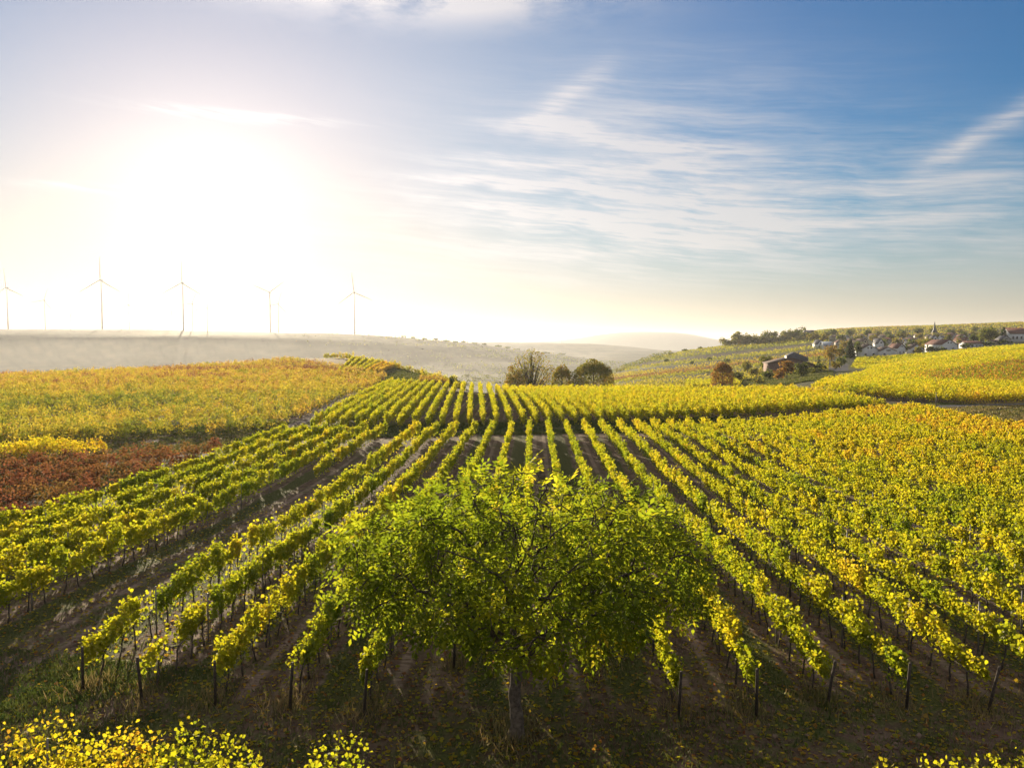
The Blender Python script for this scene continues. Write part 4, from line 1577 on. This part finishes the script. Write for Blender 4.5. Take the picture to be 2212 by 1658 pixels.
gable_house('white gable above the house with a balcony, among dark roofs', 1951, 700, 14, 9, 7, M_WHITE, M_BROWN_ROOF, windows='one')
gable_house('white gabled house at the left of the village, above the orange tree', 1772, 690, 13, 9, 8, M_WHITE, M_SLATE, windows='one', rz=0.3)
gable_house('long house with a blue-grey roof at the left of the village', 1790, 680, 18, 6, 8, M_WHITE, M_BLUE_ROOF, ridge='side', windows='row', depth=10)
gable_house('small white gable below the church spire', 2019, 720, 13, 9, 8, M_WHITE, M_SLATE, windows='one')
roofs = [M_BROWN_ROOF, M_RED_ROOF, M_SLATE, M_BROWN_ROOF]
walls = [M_GREYW, M_WHITE, M_CREAM, M_WHITE]
hk = 0
for li, (d, us) in enumerate([(760, [1815, 1842, 1872, 1893, 1922, 1968, 1990, 2046, 2078, 2110]), (900, [1800, 1832, 1860, 1884, 1908, 1935, 1962, 1985, 2008, 2034, 2062]),
                              (640, [1838, 1862, 1970, 2090, 2128])]):
    for k, u in enumerate(us):
        gable_house('dusky %s house in the %s line of the village, %s from the left' % (('brown-roofed', 'red-roofed', 'slate-roofed', 'brown-roofed')[(hk * 3 + 1) % 4],
                    ('middle', 'back', 'second')[li], nth(k)),
                    u + g0.uniform(-4, 4), d + g0.uniform(-30, 30), g0.uniform(11, 17) * 760 / d, 6.5 * 760 / d, g0.uniform(5, 7.5) * 760 / d, walls[hk % 4], roofs[(hk * 3 + 1) % 4],
                    rz=g0.uniform(-.5, .5), windows='one', ridge='front' if g0.random() < .5 else 'side', depth=10, group='dusky houses in the village')
        hk += 1


def church(label, u, d, tower_left, spire_px, tower_px, tw_px, nave_w, nave_h, nave_r, wall, roof):
    k = d / F
    t = thing('church', label, 'church', at(u, d))
    tw = tw_px * k / 2
    w = MB()
    w.box(-tw, tw, -tw, tw, -2, tower_px * k)
    tow = w.build('tower', wall, t)
    s = MB()
    b0, top_ = tower_px * k, (tower_px + spire_px) * k
    e = tw * 1.12
    q = [(-e, -e, b0), (e, -e, b0), (e, e, b0), (-e, e, b0)]
    mid_ = b0 + (top_ - b0) * 0.28
    m_ = tw * 0.55
    q += [(-m_, -m_, mid_), (m_, -m_, mid_), (m_, m_, mid_), (-m_, m_, mid_), (0, 0, top_)]
    s.add(q, [(0, 3, 2, 1), (0, 1, 5, 4), (1, 2, 6, 5), (2, 3, 7, 6), (3, 0, 4, 7), (4, 5, 8), (5, 6, 8), (6, 7, 8), (7, 4, 8)])
    s.build('spire', roof, t)
    b = MB()
    b.box(-tw * .35, tw * .35, -tw - .1, -tw + .1, b0 * .74, b0 * .9)
    b.build('belfry_opening', M_PANE, tow)
    nw, nh, nr_ = nave_w * k, nave_h * k, nave_r * k
    x0 = tw * 0.6 if tower_left else -tw * .6 - nw
    yh = nw * .28
    n_ = MB()
    n_.add([(x0, -yh, -2), (x0 + nw, -yh, -2), (x0 + nw, yh, -2), (x0, yh, -2), (x0, -yh, nh), (x0 + nw, -yh, nh), (x0 + nw, yh, nh), (x0, yh, nh), (x0, 0, nh + nr_), (x0 + nw, 0, nh + nr_)],
           [(0, 1, 5, 4), (2, 3, 7, 6), (1, 2, 6, 9, 5), (3, 0, 4, 8, 7), (0, 3, 2, 1)])
    n_.build('nave', M_WHITE if wall is M_WHITE else wall, t)
    r = MB()
    for sgn in (-1, 1):
        a = [(x0 - .2, 0, nh + nr_ + .03), (x0 - .2, sgn * (yh + .4), nh - .2), (x0 + nw + .3, sgn * (yh + .4), nh - .2), (x0 + nw + .3, 0, nh + nr_ + .03)]
        c = [(x, y, z + .3) for x, y, z in a]
        r.add(a + c, [(0, 1, 2, 3), (7, 6, 5, 4), (0, 4, 5, 1), (1, 5, 6, 2), (2, 6, 7, 3), (3, 7, 4, 0)])
    r.build('roof', roof, t)
    for q_ in (.25, .5, .75):
        b = MB()
        b.box(x0 + nw * q_ - .5, x0 + nw * q_ + .5, -yh - .08, -yh + .05, nh * .3, nh * .8)
        b.build('window', M_PANE, t)


church('old white church with a small pointed tower on the skyline at the village edge', 1737, 930, True, 9, 14, 4.5, 18, 12, 7, M_WHITE, M_SLATE)
church('village church with a tall slim pointed spire above the roofs', 2017, 900, True, 25, 13, 8, 22, 6, 5, M_STONE, M_SLATE)

# the brown farm building on the slope
p = at(1711, 345)
k = 345 / F
t = thing('farm_building', 'wide brown farm building with a low gable and a raised dark roof lantern', 'farm building', p, -0.12)
W = 90 * k
w = MB()
hw = W / 2
wh, rh, Dp = 22 * k, 11 * k, 16.0
w.add([(-hw, 0, -1.5), (hw, 0, -1.5), (hw, 0, wh * .9), (0, 0, wh + rh), (-hw, 0, wh), (-hw, Dp, -1.5), (hw, Dp, -1.5), (hw, Dp, wh * .9), (0, Dp, wh + rh), (-hw, Dp, wh)],
      [(0, 1, 2, 3, 4), (6, 5, 9, 8, 7), (1, 6, 7, 2), (5, 0, 4, 9), (0, 5, 6, 1)])
w.build('wall', M_MAUVE, t)
r = MB()
for sgn, ee in ((-1, wh), (1, wh * .9)):
    a = [(0, -.7, wh + rh + .03), (sgn * (hw + .5), -.7, ee - .1), (sgn * (hw + .5), Dp + .5, ee - .1), (0, Dp + .5, wh + rh + .03)]
    c = [(x, y, z + .3) for x, y, z in a]
    r.add(a + c, [(0, 1, 2, 3), (7, 6, 5, 4), (0, 4, 5, 1), (1, 5, 6, 2), (2, 6, 7, 3), (3, 7, 4, 0)])
rf = r.build('roof', M_BROWN_ROOF, t)
r = MB()
for x0, x1, y0, hh in ((-1.2, 5.4, 3.5, 2.6), (2.0, 8.4, 7.0, 1.6)):
    xm_ = (x0 + x1) / 2
    zz = wh + rh * .35
    r.add([(x0, y0, zz), (x1, y0, zz), (x1, y0, zz + hh), (xm_, y0, zz + hh + 1.4), (x0, y0, zz + hh), (x0, y0 + 6, zz), (x1, y0 + 6, zz), (x1, y0 + 6, zz + hh), (xm_, y0 + 6, zz + hh + 1.4), (x0, y0 + 6, zz + hh)],
          [(0, 1, 2, 3, 4), (6, 5, 9, 8, 7), (1, 6, 7, 2), (5, 0, 4, 9), (2, 7, 8, 3), (4, 3, 8, 9)])
r.build('roof_lantern', M_SLATE, rf)
for cx, ww, z0, z1 in ((.1, 2.6, -.5, 2.6), (-.30, 1.1, 1.2, 2.3), (.36, 1.1, 1.2, 2.3)):
    b = MB()
    b.box(cx * W - ww / 2, cx * W + ww / 2, -.1, .05, z0, z1)
    b.build('barn_door' if ww > 2 else 'window', M_TIMBER if ww > 2 else M_PANE, t)
b = MB()
p2 = at(1672, 338)
b = MB()
b.box(-5, 22, -.25, .25, -1.6, .5)
wl = b.build('retaining_wall', M_STONE)
wl.location = p2
wl.rotation_euler.z = -0.12
tag(wl, 'low pale retaining wall in front of the brown farm building', 'wall')

# ------------------------------------------------------------------ wind turbines
def turbine_proto(kind):
    t = thing('wind_turbine', 'x', 'wind turbine')
    b = MB()
    b.tube([(0, 0, -3), (0, 0, 20), (0, 0, 100)], [2.1, 1.8, 1.0], 14)
    b.build('tower', M_TURB, t, smooth=True)
    b = MB()
    b.box(-1.6, 1.6, -4.0, 5.5, 98.8, 102.4)
    b.build('nacelle', M_TURB, t)
    b = MB()
    b.tube([(0, -6.6, 100.6), (0, -6.0, 100.6), (0, -4.0, 100.6)], [0.5, 1.5, 1.7], 12)
    b.build('hub', M_TURB, t, smooth=True)
    for q in range(3):
        a = 2 * math.pi * q / 3
        b = MB()
        dx_, dz_ = math.sin(a), math.cos(a)
        pts, n_ = [], 7
        vs, fs = [], []
        for i in range(n_):
            s = i / (n_ - 1)
            r_ = 1.2 + s * 46
            ch = (1.3 + 2.0 * min(1, s / 0.18)) * (1 - 0.7 * s) * 0.72
            thk = 0.42 * (1 - 0.8 * s)
            cx, cz = dx_ * r_, 100.6 + dz_ * r_
            px_, pz_ = dz_, -dx_
            for (o1, o2) in ((-ch * .4, 0), (0, -thk), (ch * .8, 0), (0, thk)):
                vs.append((cx + px_ * o1, -5.2 + o2, cz + pz_ * o1))
        for i in range(n_ - 1):
            for q2 in range(4):
                fs.append((i * 4 + q2, i * 4 + (q2 + 1) % 4, (i + 1) * 4 + (q2 + 1) % 4, (i + 1) * 4 + q2))
        fs.append((0, 3, 2, 1))
        fs.append(tuple((n_ - 1) * 4 + q2 for q2 in range(4)))
        b.add(vs, fs)
        b.build('blade', M_TURB, t)
    return t


tp = turbine_proto(0)
TS = [  # u, hub v, base v, blade turn, distance
    (20, 622, 711, -0.08, 2350, 'large wind turbine at the far left edge of the ridge'),
    (100, 649, 711, 0.35, 2420, 'wind turbine right of the one at the left edge, one blade tilted up'),
    (155, 680, 711, 1.05, 2500, 'small wind turbine with a V of two blades, left of the tallest one'),
    (91, 700, 712, 0.9, 2500, 'tiny wind turbine peeping over the ridge near the left edge'),
    (223, 606, 711, 0.0, 2330, 'tallest wind turbine on the left part of the ridge'),
    (264, 688, 711, 0.5, 2500, 'thin small wind turbine just right of the tallest one'),
    (281, 659, 711, 0.02, 2450, 'middle-sized wind turbine second to the right of the tallest one'),
    (321, 690, 712, 0.1, 2520, 'very small wind turbine between the tallest one and the sun'),
    (373, 675, 712, 0.6, 2500, 'small pale wind turbine left of the large one under the sun'),
    (398, 612, 713, 0.02, 2330, 'large wind turbine directly under the low sun'),
    (418, 656, 713, 0.4, 2430, 'wind turbine close to the right of the large one under the sun'),
    (450, 665, 714, 0.3, 2460, 'faint wind turbine right of the sun glow'),
    (585, 632, 716, 0.95, 2350, 'large wind turbine with two raised blades, left of a thin one'),
    (603, 657, 717, 0.3, 2440, 'thin wind turbine right of the one with two raised blades'),
    (767, 632, 720, -0.12, 2340, 'wind turbine standing alone at the right end of the left ridge'),
    (1040, 716, 739, 0.0, 4550, 'leftmost of three distant tiny wind turbines on the second ridge'),
    (1120, 714, 739, 1.05, 4550, 'middle one of three distant tiny wind turbines on the second ridge'),
    (1210, 721, 740, 0.4, 4550, 'rightmost of three distant tiny wind turbines on the second ridge')]
for i, (u, hv, bv, turn, d, lab) in enumerate(TS):
    src = tp
    if i == 0:
        r_ = tp
        kids_ = list(tp.children)
    else:
        r_ = tp.copy()
        COL.objects.link(r_)
        kids_ = []
        for ch in list(tp.children):
            c = ch.copy()
            COL.objects.link(c)
            c.parent = r_
            kids_.append(c)
    x = (u - 1106) / F * d
    gz = h1(x, d)
    hubz = CAMZ + (HZ - hv) / F * d
    s = (hubz - gz) / 100.6
    if i >= 15:
        s = max(s, .5)
    r_.location = (x, d, gz)
    r_.scale = (max(s, .62) if s > .35 else s * 1.2, max(s, .62) if s > .35 else s * 1.2, s)
    sc_ = r_.scale[0]
    r_.scale = (s, s, s) if s > 0.45 else (s, s, s)
    r_['label'] = lab
    r_['group'] = 'wind turbines on the far ridges'
    c, sn = math.cos(turn), math.sin(turn)
    for ch in kids_:
        if ch.name.startswith('blade'):       # turn the rotor about its hub
            ch.rotation_euler = (0, turn, 0)
            ch.location = (-100.6 * sn, 0, 100.6 * (1 - c))

# ------------------------------------------------------------------ road, tracks, roadside
def ribbon(name, mat, pts, width, lift, n=160):
    pts = np.array(pts, float)
    seg = np.concatenate(([0], np.cumsum(np.hypot(*np.diff(pts, axis=0).T))))
    s = np.linspace(0, seg[-1], n)
    x, y = pchip(seg, pts[:, 0], s), pchip(seg, pts[:, 1], s)
    tx, ty = np.gradient(x), np.gradient(y)
    l = np.hypot(tx, ty)
    nx, ny = ty / l, -tx / l
    vs = []
    m = 6
    for k in range(m):
        o = (k / (m - 1) - .5) * width
        xx, yy = x + nx * o, y + ny * o
        vs.append(np.stack((xx, yy, H(xx, yy) + lift), axis=1))
    v = np.stack(vs, axis=1).reshape(-1, 3)
    i_, k_ = np.meshgrid(np.arange(n - 1), np.arange(m - 1), indexing='ij')
    f = np.stack((i_ * m + k_, (i_ + 1) * m + k_, (i_ + 1) * m + k_ + 1, i_ * m + k_ + 1), axis=-1)
    return tag(link(name, new_mesh(name, v, f.reshape(-1), 4, mat)), kind='structure')


ROAD = [(70, 40), (66.5, 70), (64, 95), (62.5, 115), (62, 128), (58, 140), (50, 152), (40, 162)]
ribbon('road', M_ASPHALT, ROAD, 5.2, 0.10)
ribbon('road_marking', M_LINE, [(x - 2.3, y) for x, y in ROAD[:5]], 0.12, 0.115)
ribbon('side_road', M_ASPHALT, [(63, 124), (69, 131.5), (77, 133.5), (90, 134)], 3.2, 0.09)
ribbon('cross_track', M_TRACK, [(-45, 90), (-27, 93.5), (-10, 97), (5, 99.5), (20, 103), (34, 112)], 0.5, 0.03)
ribbon('dirt_track', M_TRACK, [(-60, 82), (-42, 85), (-30, 93), (-28.5, 105), (-30.5, 140), (-33, 175)], 1.6, 0.05)

b = MB()
t = thing('delineator_post', 'white roadside marker post with a black band beside the asphalt road', 'marker post', at(2125, 103))
b.box(-.07, .07, -.05, .05, -.1, .78)
b.build('post', M_PLASTIC, t)
b = MB()
b.box(-.073, .073, -.053, .053, .78, .95)
b.build('black_band', M_BLACK, t)
b = MB()
b.add([(-.07, -.05, .95), (.07, -.05, .95), (.07, .05, .95), (-.07, .05, .95), (-.07, -.05, 1.05), (.07, -.05, 1.12), (.07, .05, 1.12), (-.07, .05, 1.05)],
      [(0, 3, 2, 1), (4, 5, 6, 7), (0, 1, 5, 4), (1, 2, 6, 5), (2, 3, 7, 6), (3, 0, 4, 7)])
b.build('cap', M_PLASTIC, t)
b = MB()
b.tube([(0, 0, -.1), (0.02, 0, 1.1), (0, 0, 2.3)], [.05, .045, .04], 7)
b.box(-.06, .06, -.06, .06, 2.3, 2.34)
po = b.build('stake', M_POSTM)
po.location = at(2024, 133)
tag(po, 'thin pale stake standing at the junction with the side road', 'stake')

# ------------------------------------------------------------------ birds over the valley
for k, (u, v, d, turn) in enumerate(((887, 741, 160, .3), (913, 754, 150, -.5), (840, 757, 170, .9))):
    g = thing('bird', ('dark bird flying above the valley, highest of three', 'dark bird flying above the valley, furthest right of three', 'dark bird flying above the valley, furthest left of three')[k], 'bird',
              ((u - 1106) / F * d, d, CAMZ + (HZ - v) / F * d), turn, 'birds flying over the valley')
    b = MB()
    b.add([(0, -.22, 0), (.05, -.05, .03), (0, .25, .02), (-.05, -.05, .03), (0, -.05, -.05), (.22, -.04, .12), (.5, .06, .02), (.2, .08, .11), (-.22, -.04, .12), (-.5, .06, .02), (-.2, .08, .11),
           (.07, .38, .02), (-.07, .38, .02)],
          [(0, 1, 3), (1, 2, 3), (0, 4, 1), (0, 3, 4), (1, 4, 2), (3, 2, 4), (1, 5, 7, 2), (5, 6, 7), (3, 2, 10, 8), (8, 10, 9), (2, 11, 12)])
    b.build('body', M_BIRD, g)


# ------------------------------------------------------------------ grass, weeds, fallen leaves
def scatter_grass(name, pts, hgt, seed, tint0):
    g = np.random.default_rng(seed)
    n = len(pts)
    x, y = pts[:, 0], pts[:, 1]
    z = H(x, y)
    hh = hgt * g.uniform(0.5, 1.5, n)
    a = g.uniform(0, 6.28, n)
    le = g.uniform(0.1, 0.9, n) * hh
    b = g.uniform(0, 6.28, n)
    w = 0.010 + 0.012 * g.random(n)
    v = np.stack((np.stack((x - np.cos(a) * w, y - np.sin(a) * w, z - .01), 1), np.stack((x + np.cos(a) * w, y + np.sin(a) * w, z - .01), 1),
                  np.stack((x + np.cos(b) * le, y + np.sin(b) * le, z + hh), 1)), axis=1).reshape(-1, 3)
    t = np.clip(tint0 + 0.25 * wav(x, y, 2.5) + g.normal(size=n) * .15, 0, 1)
    return tag(link(name, new_mesh(name, v, np.arange(3 * n), 3, M_GRASS, {'tint': np.repeat(t, 3)})), kind='stuff')


g = np.random.default_rng(77)
n = 330000
yy = 13.5 + (g.random(n) ** 1.5) * 50
xx = g.uniform(-1, 1, n) * (yy * 0.66 + 1.5)
ln = (xx - 0.0257 * (yy - 22) - 8.75) / SPC
fr = ln - np.floor(ln)
odd_ = np.floor(ln) % 2
midl = np.abs(fr - .5)
inr = np.clip((yy - 21.5) / 2.5, 0, 1)
clump = wav(xx, yy, 2.2) + 0.5 * wav(xx, yy, 0.8)
pr = (1 - inr) * np.clip(0.45 + 0.55 * clump, 0.03, 1) + inr * (np.where(midl < .30, np.where(odd_ == 1, .6 + .4 * clump, .12 + .25 * clump), 0.05) + np.where(midl > .42, .35 + .4 * clump, 0))
wheel = inr * ((midl > .17) & (midl < .31))
pr = pr * np.where(wheel > 0, .35, 1)
kp = g.random(n) < pr
scatter_grass('grass', np.stack((xx[kp], yy[kp]), 1), 0.10, 5, 0.42)
# grass verge at the far left of the headland, greener
n = 30000
xx = g.uniform(-17, -8, n)
yy = g.uniform(17.5, 24.0, n) + (-xx - 8) * .25
kp = g.random(n) < np.clip(.4 + .6 * wav(xx, yy, 3.0), 0, 1)
scatter_grass('verge_grass', np.stack((xx[kp], yy[kp]), 1), 0.13, 6, 0.20)
# dry tussocks round the feet of the end posts and the trunk
cs = [(rowx(8.75 - SPC * j, y0), y0) for j, y0 in near_end.items()] + [(0.1, 20.1)] * 2
pts = []
for (cx, cy) in cs:
    m = g.integers(180, 480)
    q = g.normal(size=(m, 2)) * np.array([.38, .55])
    pts.append(q + np.array([cx + g.normal() * .2, cy + .2]))
scatter_grass('dry_grass', np.concatenate(pts), 0.26, 7, 0.85)
# fallen leaves
n = 26000
yy = 14 + (g.random(n) ** 1.3) * 40
xx = g.uniform(-1, 1, n) * (yy * .66 + 1)
P = np.stack((xx, yy, H(xx, yy) + 0.03), 1)
t_ = np.clip(.66 + g.normal(size=n) * .18, 0, 1)
a = g.uniform(0, 6.28, n)
s_ = g.uniform(.04, .09, n)
ux, uy = np.cos(a) * s_, np.sin(a) * s_
tl = g.normal(size=n) * .025
v = np.stack((np.stack((xx - ux, yy - uy, P[:, 2] - tl * .3), 1), np.stack((xx + uy * .7, yy - ux * .7, P[:, 2] + tl), 1), np.stack((xx + ux, yy + uy, P[:, 2] + .01), 1),
              np.stack((xx - uy * .7, yy + ux * .7, P[:, 2] - tl), 1)), 1).reshape(-1, 3)
tag(link('fallen_leaves', new_mesh('fallen_leaves', v, np.arange(4 * n), 4, M_VINE, {'tint': np.repeat(t_, 4)})), kind='stuff')

# dry grass on the verge beyond the road and on the bank of the left hill
def tufts(name, x, y, hgt, tint, seed, wide):
    g = np.random.default_rng(seed)
    n = len(x)
    P = np.stack((x, y, H(x, y) + hgt * 0.45), 1)
    v_, f_, t_ = leaf_cloud(P, hgt * np.clip(1 + g.normal(size=n) * .3, .4, 1.8), np.clip(tint + .15 * wav(x, y, 5.) + g.normal(size=n) * .12, 0, 1), False, g, droop=-0.9, aspect=wide)
    return tag(link(name, new_mesh(name, v_, f_, 4, M_GRASS, {'tint': t_})), kind='stuff')


n = 60000
yy = g.uniform(80, 140, n)
xx = g.uniform(54, 98, n)
rx = np.interp(yy, [70, 95, 115, 128, 140], [66.5, 64, 62.5, 62, 58])
side = (np.abs(yy - np.interp(xx, [63, 69, 77, 90], [124, 131.5, 133.5, 134])) < 2.2) & (xx > 60)
kp = (np.abs(xx - rx) > 3.1) & ~side & (yy < 136) & (wav(xx, yy, 4.0) > -.5)
tufts('verge_grass', xx[kp], yy[kp], 0.34, .70, 91, 0.5)
n = 50000
dd = g.uniform(192, 330, n)
uu = g.uniform(800, 985, n)
tufts('bank_grass', (uu - 1106) / F * dd, dd, 0.5, .42, 92, 0.8)
n = 60000
xx = g.uniform(-30, 32, n)
yy = g.uniform(93.5, 107.5, n) + 0.2 * xx
kp = (np.abs(yy - np.interp(xx, [-27, -10, 5, 20, 34], [93.5, 97, 99.5, 103, 112])) > .5) & (wav(xx, yy, 5.0) > -.4)
tufts('headland_darkening_grass', xx[kp], yy[kp], 0.22, .22, 94, 0.7)  # dark grass tufts added to tone down the sunlit headland strip
n = 50000
yy = g.uniform(58, 104, n)
xx = g.uniform(-80, -26, n)
kp = (wav(xx, yy, 5.0) > -.45) & (np.abs(xx + 29 + (yy - 97) * .03) > 1.2)
tufts('field_grass', xx[kp], yy[kp], 0.24, .55, 95, 0.7)
n = 60000
dd = g.uniform(232, 350, n)
uu = g.uniform(1565, 1800, n)
kp = wav((uu - 1106) / F * dd, dd, 9.0) > -.35
tufts('meadow_grass', ((uu - 1106) / F * dd)[kp], dd[kp], 0.55, .45, 93, 0.8)
# clods of earth and small stones
n = 16000
yy = 13.5 + (g.random(n) ** 1.4) * 36
xx = g.uniform(-1, 1, n) * (yy * .66 + 1)
kp = g.random(n) < np.clip(.5 + .5 * wav(xx, yy, 3.0), .1, 1)
xx, yy = xx[kp], yy[kp]
n = len(xx)
r_ = g.uniform(.012, .05, n) * np.where(g.random(n) < .06, 1.8, 1)
cz = H(xx, yy) + r_ * .3
off = np.array([(1, 0, 0), (0, 1, 0), (-1, 0, 0), (0, -1, 0), (0, 0, 1), (0, 0, -1)], float)
v = np.stack((xx, yy, cz), 1)[:, None, :] + off[None] * (r_[:, None] * g.uniform(.6, 1.4, (n, 6)))[:, :, None] + g.normal(size=(n, 6, 3)) * (r_ * .15)[:, None, None]
tri = np.array([(0, 1, 4), (1, 2, 4), (2, 3, 4), (3, 0, 4), (1, 0, 5), (2, 1, 5), (3, 2, 5), (0, 3, 5)])
f = (np.arange(n) * 6)[:, None, None] + tri[None]
M_CLOD = simple_mat('earth_clod', (0.17, 0.115, 0.08), 0.95, 0.45, 0.7)
tag(link('gravel', new_mesh('gravel', v.reshape(-1, 3), f.reshape(-1), 3, M_CLOD)), kind='stuff')
